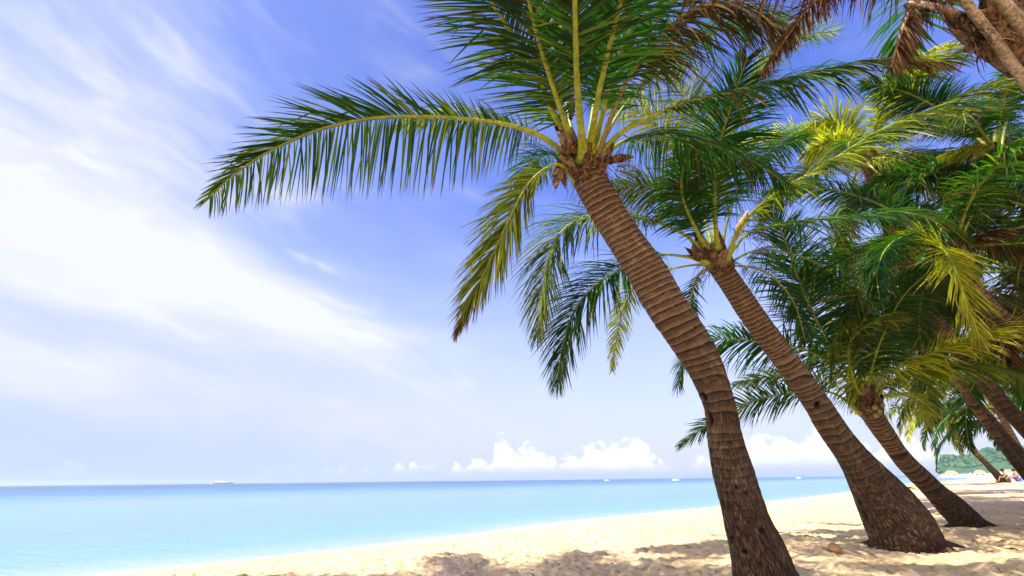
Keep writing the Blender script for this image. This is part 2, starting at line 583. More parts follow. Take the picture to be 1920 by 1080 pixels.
m_bark, n = material('palm_bark')
a = n.attr('bark')           # u around, v along (m), ring phase
u_, v_, saw = n.sep(a[0])
h_ = a[3]                    # 0 at the foot .. 1 at the crown
hole = n.attr('hole')[2]
cu = n.m('COSINE', n.mul(u_, 2 * math.pi)); sn = n.m('SINE', n.mul(u_, 2 * math.pi))
cyl = n.xyz(cu, sn, n.mul(v_, 1.0))
mott = n.noise(n.xyz(cu, sn, n.mul(v_, 3.4)), 2.2, 7, 0.70)
ringn = n.noise(n.xyz(n.mul(cu, 1.1), n.mul(sn, 1.1), n.add(n.mul(v_, 62), n.mul(saw, 1.5))), 1.0, 5, 0.75, 0.3)
fib = n.noise(n.xyz(n.mul(cu, 13), n.mul(sn, 13), n.mul(v_, 11)), 1.0, 6, 0.72, 0.3)
crack = n.vor(n.xyz(n.mul(cu, 10), n.mul(sn, 10), n.add(n.mul(v_, 7.0), n.mul(fib, 0.5))), 1.0, 'DISTANCE_TO_EDGE')
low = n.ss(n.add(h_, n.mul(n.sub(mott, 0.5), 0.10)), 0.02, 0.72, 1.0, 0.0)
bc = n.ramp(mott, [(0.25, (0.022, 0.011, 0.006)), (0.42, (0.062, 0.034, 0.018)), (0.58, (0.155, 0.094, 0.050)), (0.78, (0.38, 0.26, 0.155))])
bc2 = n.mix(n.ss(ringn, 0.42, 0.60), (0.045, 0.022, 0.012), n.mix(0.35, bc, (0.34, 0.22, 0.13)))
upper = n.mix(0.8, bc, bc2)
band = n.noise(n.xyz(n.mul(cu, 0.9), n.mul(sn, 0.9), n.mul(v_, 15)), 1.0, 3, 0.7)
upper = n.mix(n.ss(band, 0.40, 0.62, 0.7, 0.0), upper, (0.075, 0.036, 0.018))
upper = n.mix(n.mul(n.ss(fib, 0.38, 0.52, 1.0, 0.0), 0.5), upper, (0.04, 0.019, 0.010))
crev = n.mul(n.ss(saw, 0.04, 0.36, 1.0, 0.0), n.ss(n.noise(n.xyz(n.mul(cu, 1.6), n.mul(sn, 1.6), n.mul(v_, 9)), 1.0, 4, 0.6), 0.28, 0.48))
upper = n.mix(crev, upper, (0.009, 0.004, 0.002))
upper = n.mix(n.mul(n.ss(saw, 0.45, 0.95), 0.35), upper, (0.36, 0.25, 0.16))  # lighter band on each ring: ledge highlight painted into the bark
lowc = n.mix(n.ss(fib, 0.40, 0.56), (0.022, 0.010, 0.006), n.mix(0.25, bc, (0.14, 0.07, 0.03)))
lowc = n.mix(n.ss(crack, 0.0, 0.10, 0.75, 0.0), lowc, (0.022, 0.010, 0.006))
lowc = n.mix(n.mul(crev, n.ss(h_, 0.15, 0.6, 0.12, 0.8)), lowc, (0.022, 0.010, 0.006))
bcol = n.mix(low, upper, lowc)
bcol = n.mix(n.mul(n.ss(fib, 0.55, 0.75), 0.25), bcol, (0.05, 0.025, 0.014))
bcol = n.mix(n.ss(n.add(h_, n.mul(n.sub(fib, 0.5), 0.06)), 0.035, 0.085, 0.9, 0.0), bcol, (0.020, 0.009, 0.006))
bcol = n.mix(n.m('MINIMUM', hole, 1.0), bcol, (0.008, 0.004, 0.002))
bh = n.add(n.mul(n.ss(crack, 0.0, 0.15), n.mul(low, 1.4)), n.add(n.mul(fib, 0.55), n.mul(ringn, 0.55)))
n.out(n.bsdf(bcol, 0.82, 0.25, n.bump(bh, 1.0, 0.026)))

m_fibre, n = material('palm_fibre')
pn = n.node('ShaderNodeTexCoord').outputs['Object']
f1 = n.noise(n.vscale(pn, (26, 26, 5)), 1.0, 6, 0.62, 0.8)
f2 = n.noise(pn, 6, 4, 0.6)
fc = n.mix(n.ss(f1, 0.38, 0.62), (0.016, 0.008, 0.004), (0.15, 0.078, 0.038))
fc = n.mix(n.mul(n.ss(f2, 0.5, 0.62), 0.55), fc, (0.27, 0.18, 0.12))
n.out(n.bsdf(fc, 0.85, 0.2, n.bump(f1, 1.0, 0.03)))

m_root, n = material('palm_root')
pn = n.node('ShaderNodeTexCoord').outputs['Object']
f1 = n.noise(pn, 30, 4, 0.7)
n.out(n.bsdf(n.mix(f1, (0.02, 0.010, 0.008), (0.09, 0.04, 0.03)), 0.85, 0.2, n.bump(f1, 0.8, 0.02)))

m_nut, n = material('coconut_husk')
pn = n.node('ShaderNodeTexCoord').outputs['Object']
f1 = n.noise(pn, 5, 4, 0.7)
n.out(n.bsdf(n.mix(f1, (0.12, 0.14, 0.02), (0.34, 0.20, 0.05)), 0.5, 0.4))


# ------------------------------------------------------------------ palm builders
def stretch(px, py):
    """how much the wide lens widens a trunk away from the middle of the picture"""
    return math.sqrt(1 + 0.75 * (((px - 960) / FOC) ** 2 + ((540 - py) / FOC) ** 2))


def make_trunk(parent, ctrl, seed, ring=0.085, rows=500, seg=56, holes=(), amp=0.010, ring_low=0.04, flare=()):
    """ctrl rows: px, py, width in px, depth. Builds one bark surface with ring scars, cracks and hollows."""
    pts = [(*P(px, py, d), w * d / FOC / 2 / stretch(px, py)) for px, py, w, d in ctrl]
    c, s = catmull(pts, rows)
    L = s[-1]
    T, N, Sd = frames(c[:, :3], np.array([0.3, -1.0, 0.1]))
    th = np.linspace(0, 1, seg, endpoint=False)
    V = np.zeros((rows, seg, 3)); A = np.zeros((rows, seg, 4)); H = np.zeros((rows, seg))
    for i in range(rows):
        v = s[i]; h = 1 - v / L          # rows run from crown to foot
        lowf = min(1, max(0, (0.66 - h) / 0.36))
        for j in range(seg):
            a = th[j] * 2 * math.pi
            ca, sa = math.cos(a), math.sin(a)
            q = mnoise.noise(Vector((ca * 0.9, sa * 0.9, v * 2.1 + seed * 7)))
            q2 = mnoise.noise(Vector((ca * 1.8 + 9, sa * 1.8, v * 9 + seed)))
            ph = (v + 0.013 * q * (1 + lowf) + 0.006 * q2 + 0.02 * ca) / (ring * (1 + 0.25 * lowf))
            ph += 1.1 * mnoise.noise(Vector((0, 0, v * 3.3 + seed * 3))) + 0.16 * mnoise.noise(Vector((ca * 0.7, sa * 0.7, v * 5 + seed * 2)))
            fr = ph - math.floor(ph)
            saw = fr                       # sharp ledge at 0
            cell = mnoise.noise(Vector((ca * 1.2, sa * 1.2, math.floor(ph) * 3.7 + seed)))
            k = (0.6 + 1.3 * cell)
            r = c[i, 3]
            prof = (min(1.0, saw * 5.0)) * (1 - 0.75 * saw)
            dr = amp * k * prof * (1 - (1 - ring_low) * lowf) * 0.95
            dr += 0.025 * r / 0.2 * mnoise.noise(Vector((ca * 0.8, sa * 0.8, v * 1.3 + seed * 5)))
            dr += 0.006 * mnoise.noise(Vector((ca * 6, sa * 6, v * 16)))
            dr += 0.006 * lowf * mnoise.noise(Vector((ca * 9, sa * 9, v * 3)))
            for (fa, fw, fl, fh) in flare:   # root buttresses: angle, width, size, height
                da = math.atan2(math.sin(a - fa), math.cos(a - fa))
                dr += fl * math.exp(-(da / fw) ** 2) * math.exp(-max(0, (L - v)) / fh)
            r2 = r + dr
            V[i, j] = c[i, :3] + (Sd[i] * ca + N[i] * sa) * r2
            A[i, j] = (th[j], v, saw, h)
    # hollows
    if holes:
        cp = np.array(CAM)
        for (hx, hy, su, sv_, dep) in holes:
            rr = np.array(ray(hx, hy)); rr /= np.linalg.norm(rr)
            w = V - cp
            along = w @ rr
            perp = np.linalg.norm(w - along[..., None] * rr, axis=-1)
            near = np.where(perp < 0.05, along, 1e9)
            if near.min() > 1e8:
                near = np.where(perp < 0.12, along, 1e9)
                if near.min() > 1e8: continue
            idx = np.unravel_index(np.argmin(near + perp * 3), near.shape)
            p0 = V[idx]
            ii, jj = idx
            tdir = T[ii]
            D = V - p0
            dv = D @ tdir
            du = np.sqrt(np.maximum(0, (D ** 2).sum(-1) - dv ** 2))
            g = np.exp(-((du / su) ** 2 + (dv / sv_) ** 2) ** 1.5)
            inward = c[:, None, :3] - V
            inward = inward / np.linalg.norm(inward, axis=-1)[..., None]
            V += inward * (g * dep)[..., None]
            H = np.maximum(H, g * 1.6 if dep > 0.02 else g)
    f = grid_faces(rows, seg, True)
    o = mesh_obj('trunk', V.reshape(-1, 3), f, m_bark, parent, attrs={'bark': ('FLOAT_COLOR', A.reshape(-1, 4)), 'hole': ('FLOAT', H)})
    return o, c


def make_frond(parent, path, seed, roll=0.0, droop=0.55, L=0.75, per_side=78, yellow=0.15, dead=0.0, petiole=0.20, rad=0.026, vee=0.25, width=0.030,
               wild=0.12, lod=0, droop_s=(1, 1), tipdead=0.0, twist=0.0, sweep_s=(0, 0), base_s=(0.42, 0.42), miss=0.02, asym=0.0):
    """path: list of world points from the crown outwards. One mesh of leaflets, with its stalk as a child mesh."""
    rnd = random.Random(seed)
    if lod == 0: per_side = int(per_side * 2.0); width = width * 0.64
    droop = droop * 1.45
    NP = 60
    c, s = catmull([tuple(p) for p in path], NP)
    tot = s[-1]
    hor = c[-1, :3] - c[0, :3]; hor[2] = 0
    hor = nrm(hor)
    n0 = np.array([0, 0, 1.0]) - hor * 0.45
    T, N, S_ = frames(c[:, :3], n0)
    verts, faces, att = [], [], []
    st = (0, 0.12, 0.32, 0.55, 0.78, 1.0) if lod == 0 else (0, 0.3, 0.65, 1.0)
    prof = (0.55, 0.95, 1.0, 0.85, 0.5, 0.04) if lod == 0 else (0.7, 1.0, 0.7, 0.05)
    for side in (-1, 1):
        for k in range(per_side):
            if rnd.random() < miss: continue
            q = (k + 0.5 + rnd.uniform(-0.4, 0.4)) / per_side
            x = petiole + (1 - petiole) * q
            fi = x * (NP - 1)
            i = min(NP - 2, int(fi)); fr = fi - i
            p = c[i, :3] * (1 - fr) + c[i + 1, :3] * fr
            t = nrm(T[i] * (1 - fr) + T[i + 1] * fr)
            rl = math.radians(roll + twist * x)
            nn = nrm(N[i] * math.cos(rl) + S_[i] * math.sin(rl))
            ss = np.cross(t, nn)
            # length profile: short at the base, longest a third of the way, short at the tip
            b0 = base_s[0 if side < 0 else 1]
            lp = (b0 + (1 - b0) * min(1, q / (0.22 if b0 > 0.3 else 0.42))) * (1 - 0.72 * max(0, (q - 0.45) / 0.55) ** 1.6)
            ll = L * lp * rnd.uniform(0.88, 1.06) * (1 + asym * side)
            if rnd.random() < 0.05: ll *= rnd.uniform(0.4, 0.8)
            wv_ = math.sin(k * 0.23 + seed) + 0.7 * math.sin(k * 0.61 + seed * 2.3 + side)
            A_ = math.radians(22 + 4.5 * wv_ + sweep_s[0 if side < 0 else 1] + 42 * q ** 1.4 + rnd.gauss(0, 4 + 30 * wild * wild))
            V_ = vee + 0.09 * wv_ + rnd.gauss(0, 0.10 + wild)
            d = math.cos(A_) * (side * ss * math.cos(V_) + nn * math.sin(V_)) + math.sin(A_) * t
            d = nrm(d)
            dr = droop * droop_s[0 if side < 0 else 1] * rnd.uniform(0.75, 1.3) * (0.6 + 0.4 * lp)
            kink = rnd.random() < (0.05 + 0.35 * wild)
            kt = rnd.uniform(0.35, 0.8); kd = np.array([rnd.uniform(-.5, .5), rnd.uniform(-.5, .5), -rnd.uniform(0.5, 1.8)])
            wv = t - d * np.dot(t, d)
            wv = nrm(wv)
            tw = rnd.gauss(0.35 * side, 0.22)
            bl = np.cross(d, wv)
            wv = nrm(wv * math.cos(tw) + bl * math.sin(tw))
            ww = width * rnd.uniform(0.8, 1.15) * (0.55 + 0.45 * lp)
            r0 = rnd.random()
            yy = yellow + rnd.gauss(0, 0.05)
            dd = dead + (rnd.uniform(0.3, 0.9) if rnd.random() < 0.008 + wild * 0.12 else 0) + tipdead * max(0, q - 0.5) * 2 * rnd.uniform(0.5, 1.2)
            cur = p.copy(); prev = 0.0
            base = len(verts)
            for m_, (tt, pw) in enumerate(zip(st, prof)):
                step = (tt - prev) * ll; prev = tt
                dv = d + np.array([0, 0, -1.0]) * dr * tt ** 1.1
                if kink and tt > kt: dv = dv + kd * 0.9
                dv = nrm(dv)
                cur = cur + dv * step
                w2 = nrm(wv - dv * np.dot(wv, dv))
                up = np.cross(dv, w2)
                hw = ww * pw * 0.5
                if lod == 0:
                    verts.append(cur - w2 * hw + up * hw * 0.45); verts.append(cur); verts.append(cur + w2 * hw + up * hw * 0.45)
                    att += [(r0, tt, yy, dd)] * 3
                    if m_:
                        b = base + (m_ - 1) * 3
                        faces.append((b, b + 1, b + 4, b + 3)); faces.append((b + 1, b + 2, b + 5, b + 4))
                else:
                    verts.append(cur - w2 * hw); verts.append(cur + w2 * hw)
                    att += [(r0, tt, yy, dd)] * 2
                    if m_:
                        b = base + (m_ - 1) * 2
                        faces.append((b, b + 1, b + 3, b + 2))
    o = mesh_obj('frond', np.array(verts), np.array(faces), m_leaf, parent, smooth=(lod == 0), attrs={'leaf': ('FLOAT_COLOR', np.clip(np.array(att), 0, 1))})
    # stalk: broad clasping base, then a tapering midrib
    xs = s / tot
    rr = rad * (0.20 + 0.80 * (1 - xs) ** 0.8) * (1 + 1.5 * np.exp(-xs / 0.045))
    v, f = tube(c[:, :3], rr, 8 if lod == 0 else 5, n0, flat=0.68)
    sg = 8 if lod == 0 else 5
    sa = np.zeros((len(v), 4)); sa[:, 0] = 0.5; sa[:, 1] = np.repeat(xs, sg); sa[:, 2] = yellow
    sa[:, 3] = min(1.0, dead * 1.3) if dead > 0.3 else 0.0
    mesh_obj('stalk', v, f, m_stalk, o, attrs={'leaf': ('FLOAT_COLOR', sa)})
    return o


def arc_path(origin, azim, pitch, length, bend, k=7, power=1.35, sway=0.0):
    p = np.array(origin, float); out = [p.copy()]
    for i in range(k):
        t = (i + 0.5) / k
        pt = math.radians(pitch) - math.radians(bend) * t ** power
        a = azim + sway * t
        d = np.array([math.sin(a) * math.cos(pt), math.cos(a) * math.cos(pt), math.sin(pt)])
        p = p + d * length / k
        out.append(p.copy())
    return out


def pix_path(rows):
    return [np.array(P(*r)) for r in rows]


def make_sheath(parent, center, axis, r0, r1, length, seed, seg=22, rows=12, ragged=0.25, wrap=1.0, name='fibre_sheath'):
    """a torn collar of brown fibre round the base of the stalks"""
    axis = nrm(np.array(axis, float)); n0 = nrm(np.cross(axis, [0.3, 0.9, 0.1])); b = np.cross(axis, n0)
    verts = []
    for i in range(rows):
        t = i / (rows - 1)
        for j in range(seg):
            a = j / seg * 2 * math.pi * wrap
            ca, sa = math.cos(a), math.sin(a)
            nz_ = mnoise.noise(Vector((ca * 1.5 + seed, sa * 1.5, t * 2)))
            nt = mnoise.noise(Vector((ca * 3.5, sa * 3.5 + seed, 4)))
            r = r0 + (r1 - r0) * t + nz_ * 0.05 * (0.3 + t) + 0.012 * mnoise.noise(Vector((ca * 9, sa * 9, t * 7 + seed)))
            hh = length * t * (1 + ragged * 2 * nt)
            verts.append(np.array(center) + axis * hh + (n0 * ca + b * sa) * r)
    f = grid_faces(rows, seg, wrap == 1.0)
    o = mesh_obj(name, np.array(verts), f, m_fibre, parent)
    md = o.modifiers.new('thickness', 'SOLIDIFY'); md.thickness = 0.008
    return o


def make_fibres(parent, center, seed, count=60, r=0.16, length=0.35, dead=1.0):
    """thin hanging threads and old flower stalks under the crown"""
    rnd = random.Random(seed)
    V, F = [], []
    for _ in range(count):
        a = rnd.uniform(0, 6.283)
        p = np.array(center) + np.array([math.cos(a) * r, math.sin(a) * r, rnd.uniform(-0.12, 0.12)])
        d = np.array([math.cos(a), math.sin(a), rnd.uniform(-0.6, 0.6)])
        pts = [p.copy()]
        for k in range(5):
            d = nrm(d + np.array([rnd.uniform(-.35, .35), rnd.uniform(-.35, .35), -0.35]))
            p = p + d * length / 5 * rnd.uniform(0.6, 1.2)
            pts.append(p.copy())
        v, f = tube(pts, np.linspace(0.006, 0.0015, 6), 4, cap=False)
        b = sum(len(x) for x in V)
        V.append(v); F += [tuple(i + b for i in q) for q in f]
    return mesh_obj('flower_stalks', np.vstack(V), F, m_fibre, parent)


def make_nut(parent, loc, r, seed):
    V = []; rows, seg = 9, 12
    for i in range(rows):
        ph = math.pi * i / (rows - 1)
        for j in range(seg):
            a = 2 * math.pi * j / seg
            rr = r * (1 + 0.06 * math.cos(3 * a)) * math.sin(ph)
            V.append((loc[0] + rr * math.cos(a), loc[1] + rr * math.sin(a), loc[2] + 1.2 * r * math.cos(ph)))
    return mesh_obj('coconut', V, grid_faces(rows, seg, True), m_nut, parent)


PALMS = 'coconut palms leaning along the beach'


def palm(label):
    o = empty('coconut_palm', (0, 0, 0))
    tag(o, label, 'palm tree', PALMS)
    return o


def recenter(root, loc):
    """put the empty at the foot of the trunk without moving the parts"""
    root.location = loc
    for ch in root.children:
        ch.matrix_parent_inverse = Matrix.Translation(-Vector(loc))


# ================================================================== palm 1: the big near one
d1b = ground_hit(1444, 1106)[1]
D1 = 5.8
def dep(y, y0, d0, y1, d1):
    t = (y - y0) / (y1 - y0)
    return d0 + (d1 - d0) * t
p1 = palm('nearest coconut palm, thick ringed trunk leaning left, huge crown over the sea')
ctrl = [(1100, 300, 54), (1108, 342, 62), (1167, 440, 66), (1206, 502, 72), (1247, 570, 76), (1294, 640, 74), (1322, 690, 69), (1349, 763, 62), (1359, 820, 66), (1376, 892, 80), (1389, 940, 88), (1403, 989, 102), (1421, 1037, 122), (1434, 1080, 138), (1446, 1112, 150), (1452, 1135, 158)]
ctrl = [(x, y, w, dep(y, 300, D1, 1106, d1b)) for x, y, w in ctrl]
holes1 = [(1331, 787, 0.030, 0.055, 0.07), (1319, 745, 0.035, 0.05, 0.05), (1331, 848, 0.02, 0.03, 0.04), (1335, 872, 0.02, 0.03, 0.03), (1352, 945, 0.02, 0.03, 0.04),
          (1350, 958, 0.02, 0.05, 0.04), (1356, 986, 0.030, 0.03, 0.035), (1355, 999, 0.02, 0.03, 0.03), (1362, 1014, 0.026, 0.03, 0.04), (1359, 1030, 0.018, 0.02, 0.03), (1371, 1008, 0.015, 0.02, 0.03),
          (1432, 997, 0.024, 0.030, 0.045), (1397, 1036, 0.028, 0.026, 0.04), (1362, 1058, 0.016, 0.05, 0.03), (1381, 916, 0.022, 0.02, 0.02), (1384, 950, 0.016, 0.02, 0.02), (1360, 925, 0.016, 0.02, 0.02),
          (1404, 980, 0.022, 0.016, 0.018), (1305, 612, 0.018, 0.016, 0.018), (1330, 640, 0.014, 0.02, 0.018), (1370, 830, 0.016, 0.014, 0.015), (1398, 925, 0.018, 0.018, 0.015)]
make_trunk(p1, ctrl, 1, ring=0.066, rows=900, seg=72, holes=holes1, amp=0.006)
F = lambda rows, seed, **k: make_frond(p1, pix_path(rows), seed, **k)
# big frond reaching left over the sea
F([(1088, 335, 5.8), (1068, 300, 5.7), (1030, 265, 5.6), (975, 240, 5.5), (900, 226, 5.45), (800, 219, 5.4), (700, 222, 5.35), (600, 243, 5.3), (500, 287, 5.3), (430, 335, 5.3), (392, 372, 5.3)], 11,
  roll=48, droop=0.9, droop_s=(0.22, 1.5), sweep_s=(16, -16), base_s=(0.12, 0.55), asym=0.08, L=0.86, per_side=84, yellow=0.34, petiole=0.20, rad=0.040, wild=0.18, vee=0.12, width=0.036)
F([(1085, 322, 5.9), (1050, 285, 6.1), (1000, 250, 6.3), (940, 232, 6.5), (870, 222, 6.7), (800, 222, 6.9), (740, 240, 7.1)], 12, roll=15, droop=0.8, L=0.5, per_side=60, yellow=0.5, petiole=0.25, rad=0.03, wild=0.1)
# up and left
F([(1082, 300, 5.8), (1058, 250, 5.65), (1033, 205, 5.4), (1005, 130, 5.2), (962, 67, 5.0), (915, -5, 4.8), (860, -90, 4.6), (800, -160, 4.5)], 13, roll=14, droop=0.2, L=0.9, per_side=66, yellow=0.32, rad=0.036, petiole=0.17, vee=0.1, width=0.036)
F([(1084, 290, 5.7), (1062, 235, 5.4), (1030, 140, 5.0), (1008, 67, 4.7), (992, 0, 4.5), (975, -90, 4.3), (940, -200, 4.1)], 14, roll=-20, droop=0.2, L=0.72, per_side=62, yellow=0.3, rad=0.038, petiole=0.22, vee=0.1, width=0.036)
F([(1095, 300, 5.6), (1089, 240, 5.2), (1083, 170, 4.8), (1080, 90, 4.4), (1078, 0, 4.1), (1078, -100, 3.8), (1085, -230, 3.6)], 15, roll=-6, droop=0.12, L=0.58, per_side=60, yellow=0.25, rad=0.044, petiole=0.40, vee=0.15, width=0.036)
F([(1082, 290, 6.0), (1068, 225, 6.3), (1056, 160, 6.6), (1052, 90, 6.9), (1040, 0, 7.3), (1010, -80, 7.6)], 16, roll=0, droop=0.5, L=0.9, per_side=70, yellow=0.6, rad=0.036, petiole=0.35, vee=0.2)
F([(1102, 290, 6.0), (1112, 200, 6.3), (1128, 130, 6.6), (1150, 60, 6.9), (1165, -10, 7.3), (1170, -90, 7.6)], 17, roll=0, droop=0.5, L=0.95, per_side=76, yellow=0.10, rad=0.036, petiole=0.2, vee=0.2)
# up and right
F([(1118, 300, 5.7), (1140, 235, 5.5), (1176, 150, 5.3), (1222, 88, 5.1), (1270, 40, 4.9), (1325, 8, 4.7), (1400, 10, 4.6), (1470, 60, 4.6)], 18, roll=20, droop=0.75, L=0.85, per_side=76, yellow=0.1, dead=0.55, rad=0.038, petiole=0.33, vee=0.0, wild=0.3, miss=0.12)
F([(1128, 300, 5.7), (1150, 262, 5.6), (1200, 228, 5.4), (1290, 192, 5.1), (1400, 165, 4.9), (1540, 132, 4.7), (1650, 112, 4.5), (1775, 118, 4.4)], 19, roll=35, droop=0.7, L=0.62, per_side=84, yellow=0.02, dead=0.18, rad=0.034, petiole=0.26, vee=0.0, wild=0.22, tipdead=0.7)
F([(1128, 305, 5.9), (1160, 270, 6.1), (1220, 252, 6.3), (1300, 262, 6.5), (1370, 282, 6.6), (1430, 312, 6.7), (1480, 350, 6.8)], 20, roll=20, droop=0.75, L=0.9, per_side=80, yellow=0.10, rad=0.036, petiole=0.12, vee=0.0, width=0.036)
F([(1112, 290, 5.8), (1130, 210, 5.5), (1160, 110, 5.2), (1205, 10, 5.0), (1260, -80, 4.8), (1330, -150, 4.7)], 21, roll=15, droop=0.5, L=1.0, per_side=66, yellow=0.12, rad=0.036, petiole=0.2, width=0.036)
F([(1118, 285, 5.8), (1170, 200, 6.0), (1240, 130, 6.1), (1320, 70, 6.2), (1400, 40, 6.3), (1470, 40, 6.4)], 22, roll=20, droop=0.6, L=0.9, per_side=76, yellow=0.03, rad=0.034, petiole=0.18, width=0.036)
F([(1105, 285, 5.6), (1120, 190, 4.9), (1150, 60, 4.3), (1190, -90, 3.8), (1240, -260, 3.4)], 23, roll=-25, droop=0.15, L=0.7, per_side=60, yellow=0.18, rad=0.038, petiole=0.3, width=0.036)
# lower left, hanging
F([(1082, 345, 5.8), (1055, 312, 5.6), (1028, 313, 5.5), (990, 345, 5.4), (955, 410, 5.3), (925, 475, 5.25), (892, 545, 5.2), (860, 615, 5.2)], 24, roll=-55, droop=0.5, sweep_s=(30, 22), L=0.66, per_side=80, yellow=0.58, rad=0.030, petiole=0.2, vee=0.3, tipdead=0.85, droop_s=(1.0, 0.6))
F([(1085, 330, 6.0), (1050, 292, 6.4), (1015, 292, 6.8), (985, 320, 7.1), (965, 365, 7.3)], 25, roll=0, droop=0.9, L=0.6, per_side=56, yellow=0.1, rad=0.03)
sh_ax = np.array(P(1085, 240, 5.8)) - np.array(P(1105, 345, 5.8))
make_sheath(p1, P(1107, 335, 5.8), sh_ax, 0.19, 0.23, 0.34, 3, ragged=0.35)
make_sheath(p1, P(1098, 318, 5.8), sh_ax, 0.18, 0.15, 0.36, 8, ragged=0.4)
make_sheath(p1, P(1075, 285, 5.55), (-0.5, -0.2, 0.6), 0.10, 0.15, 0.16, 5, ragged=0.8, seg=14, rows=7)
make_sheath(p1, P(1050, 305, 5.7), (-0.1, 0.0, -1), 0.05, 0.09, 0.26, 9, ragged=0.7, seg=12, rows=7)
make_sheath(p1, P(1050, 240, 5.6), (-0.3, 0.0, 1), 0.06, 0.07, 0.22, 12, ragged=0.7, seg=12, rows=7)
make_fibres(p1, P(1140, 325, 5.8), 4, 46, 0.16, 0.55)
make_fibres(p1, P(1095, 300, 5.75), 44, 40, 0.22, 0.40)
for q_, (rws, rr_) in enumerate((([(1082, 335, 5.62), (1070, 312, 5.56), (1050, 292, 5.5)], [0.04, 0.06, 0.02]), ([(1122, 335, 5.62), (1132, 305, 5.6), (1150, 268, 5.6)], [0.04, 0.06, 0.02]),
                               ([(1100, 335, 5.58), (1100, 300, 5.5), (1108, 262, 5.4)], [0.035, 0.05, 0.02]), ([(1062, 262, 5.6), (1052, 236, 5.6), (1046, 214, 5.6)], [0.02, 0.05, 0.01]), ([(1070, 225, 5.7), (1072, 195, 5.7), (1068, 165, 5.7)], [0.02, 0.045, 0.006]))):
    cc_, _ = catmull([(*P(*w_), k_) for w_, k_ in zip(rws, rr_)], 12)
    v, f = tube(cc_[:, :3], cc_[:, 3], 9, flat=0.35)
    mesh_obj('old_leaf_base', v, f, m_fibre, p1)
v, f = tube(pix_path([(1140, 302, 5.7), (1165, 296, 5.6), (1188, 294, 5.5)]), [0.045, 0.05, 0.01], 7)
mesh_obj('flower_sheath', v, f, m_fibre, p1)
g1, _ = ground_hit(1444, 1106)
recenter(p1, g1)

# ================================================================== palm 2
g2, d2b = ground_hit(1700, 1028)
D2 = 8.3
p2 = palm('second coconut palm, dark trunk swelling into a bulging rooted foot on the sand')
ctrl = [(1338, 478, 40), (1352, 505, 42), (1366, 525, 44), (1406, 584, 47), (1443, 637, 48), (1491, 699, 50), (1530, 755, 52), (1558, 800, 58), (1597, 853, 68), (1638, 911, 98), (1662, 946, 124), (1683, 980, 146), (1695, 1005, 150), (1702, 1026, 152), (1708, 1050, 154)]
ctrl = [(x, y, w, dep(y, 478, D2, 1028, d2b)) for x, y, w in ctrl]
holes2 = [(1609, 943, 0.03, 0.07, 0.05), (1616, 962, 0.03, 0.05, 0.06), (1625, 972, 0.025, 0.04, 0.05), (1534, 757, 0.05, 0.03, 0.05), (1532, 762, 0.04, 0.04, 0.04)]
make_trunk(p2, ctrl, 2, ring=0.072, rows=820, seg=72, holes=holes2, amp=0.007,
           flare=((0.1, 0.35, 0.16, 0.16), (2.2, 0.4, 0.10, 0.14), (3.4, 0.35, 0.14, 0.15), (4.5, 0.3, 0.12, 0.12), (5.4, 0.3, 0.10, 0.12)))
F = lambda rows, seed, **k: make_frond(p2, pix_path(rows), seed, **k)
F([(1330, 485, 8.3), (1290, 445, 8.1), (1240, 420, 8.0), (1180, 406, 7.9), (1112, 408, 7.8), (1062, 425, 7.7), (1033, 471, 7.6), (1017, 544, 7.6), (1008, 630, 7.6)], 31, roll=-35, droop=0.6, L=1.15, per_side=110, yellow=0.42, petiole=0.22, rad=0.036, width=0.038)
F([(1330, 495, 8.2), (1290, 482, 8.1), (1233, 479, 8.0), (1176, 500, 7.9), (1120, 532, 7.8), (1078, 581, 7.8), (1056, 645, 7.8), (1044, 722, 7.8)], 32, roll=-35, droop=0.6, L=1.05, per_side=110, yellow=0.24, petiole=0.22, rad=0.036, width=0.038)
F([(1330, 495, 8.5), (1280, 500, 8.8), (1210, 520, 9.1), (1172, 570, 9.3), (1155, 640, 9.4), (1148, 695, 9.5)], 33, roll=60, droop=0.4, L=0.45, per_side=60, yellow=0.7, rad=0.028)
F([(1332, 470, 8.3), (1298, 410, 8.3), (1265, 370, 8.3), (1220, 350, 8.3), (1170, 350, 8.3), (1120, 370, 8.3)], 34, roll=10, droop=0.7, L=0.8, per_side=76, yellow=0.4, rad=0.032, width=0.036)
F([(1335, 465, 8.4), (1318, 400, 8.7), (1300, 330, 9.0), (1255, 260, 9.2), (1180, 200, 9.4), (1120, 180, 9.6)], 35, roll=10, droop=0.4, L=1.0, per_side=84, yellow=0.8, rad=0.034, width=0.040)
F([(1340, 465, 8.5), (1345, 390, 8.8), (1360, 300, 9.1), (1390, 200, 9.3), (1425, 130, 9.5), (1490, 70, 9.7), (1560, 60, 9.8)], 36, roll=0, droop=0.25, L=1.25, per_side=90, yellow=0.5, rad=0.034, width=0.036, vee=0.1)
F([(1340, 465, 8.3), (1335, 400, 8.5), (1325, 310, 8.7), (1300, 220, 8.8), (1270, 150, 8.9), (1240, 90, 9.0)], 37, roll=0, droop=0.4, L=1.0, per_side=80, yellow=0.55, rad=0.034, width=0.036)
F([(1362, 492, 8.1), (1385, 430, 7.9), (1437, 376, 7.6), (1529, 319, 7.3), (1572, 293, 7.1), (1650, 246, 6.9), (1761, 199, 6.6), (1844, 163, 6.4), (1930, 135, 6.2), (2010, 115, 6.0)], 38, roll=25, droop=0.55, L=1.0, per_side=100, yellow=0.5, petiole=0.10, rad=0.036, width=0.038, vee=0.05, droop_s=(0.6, 1.1), twist=10)
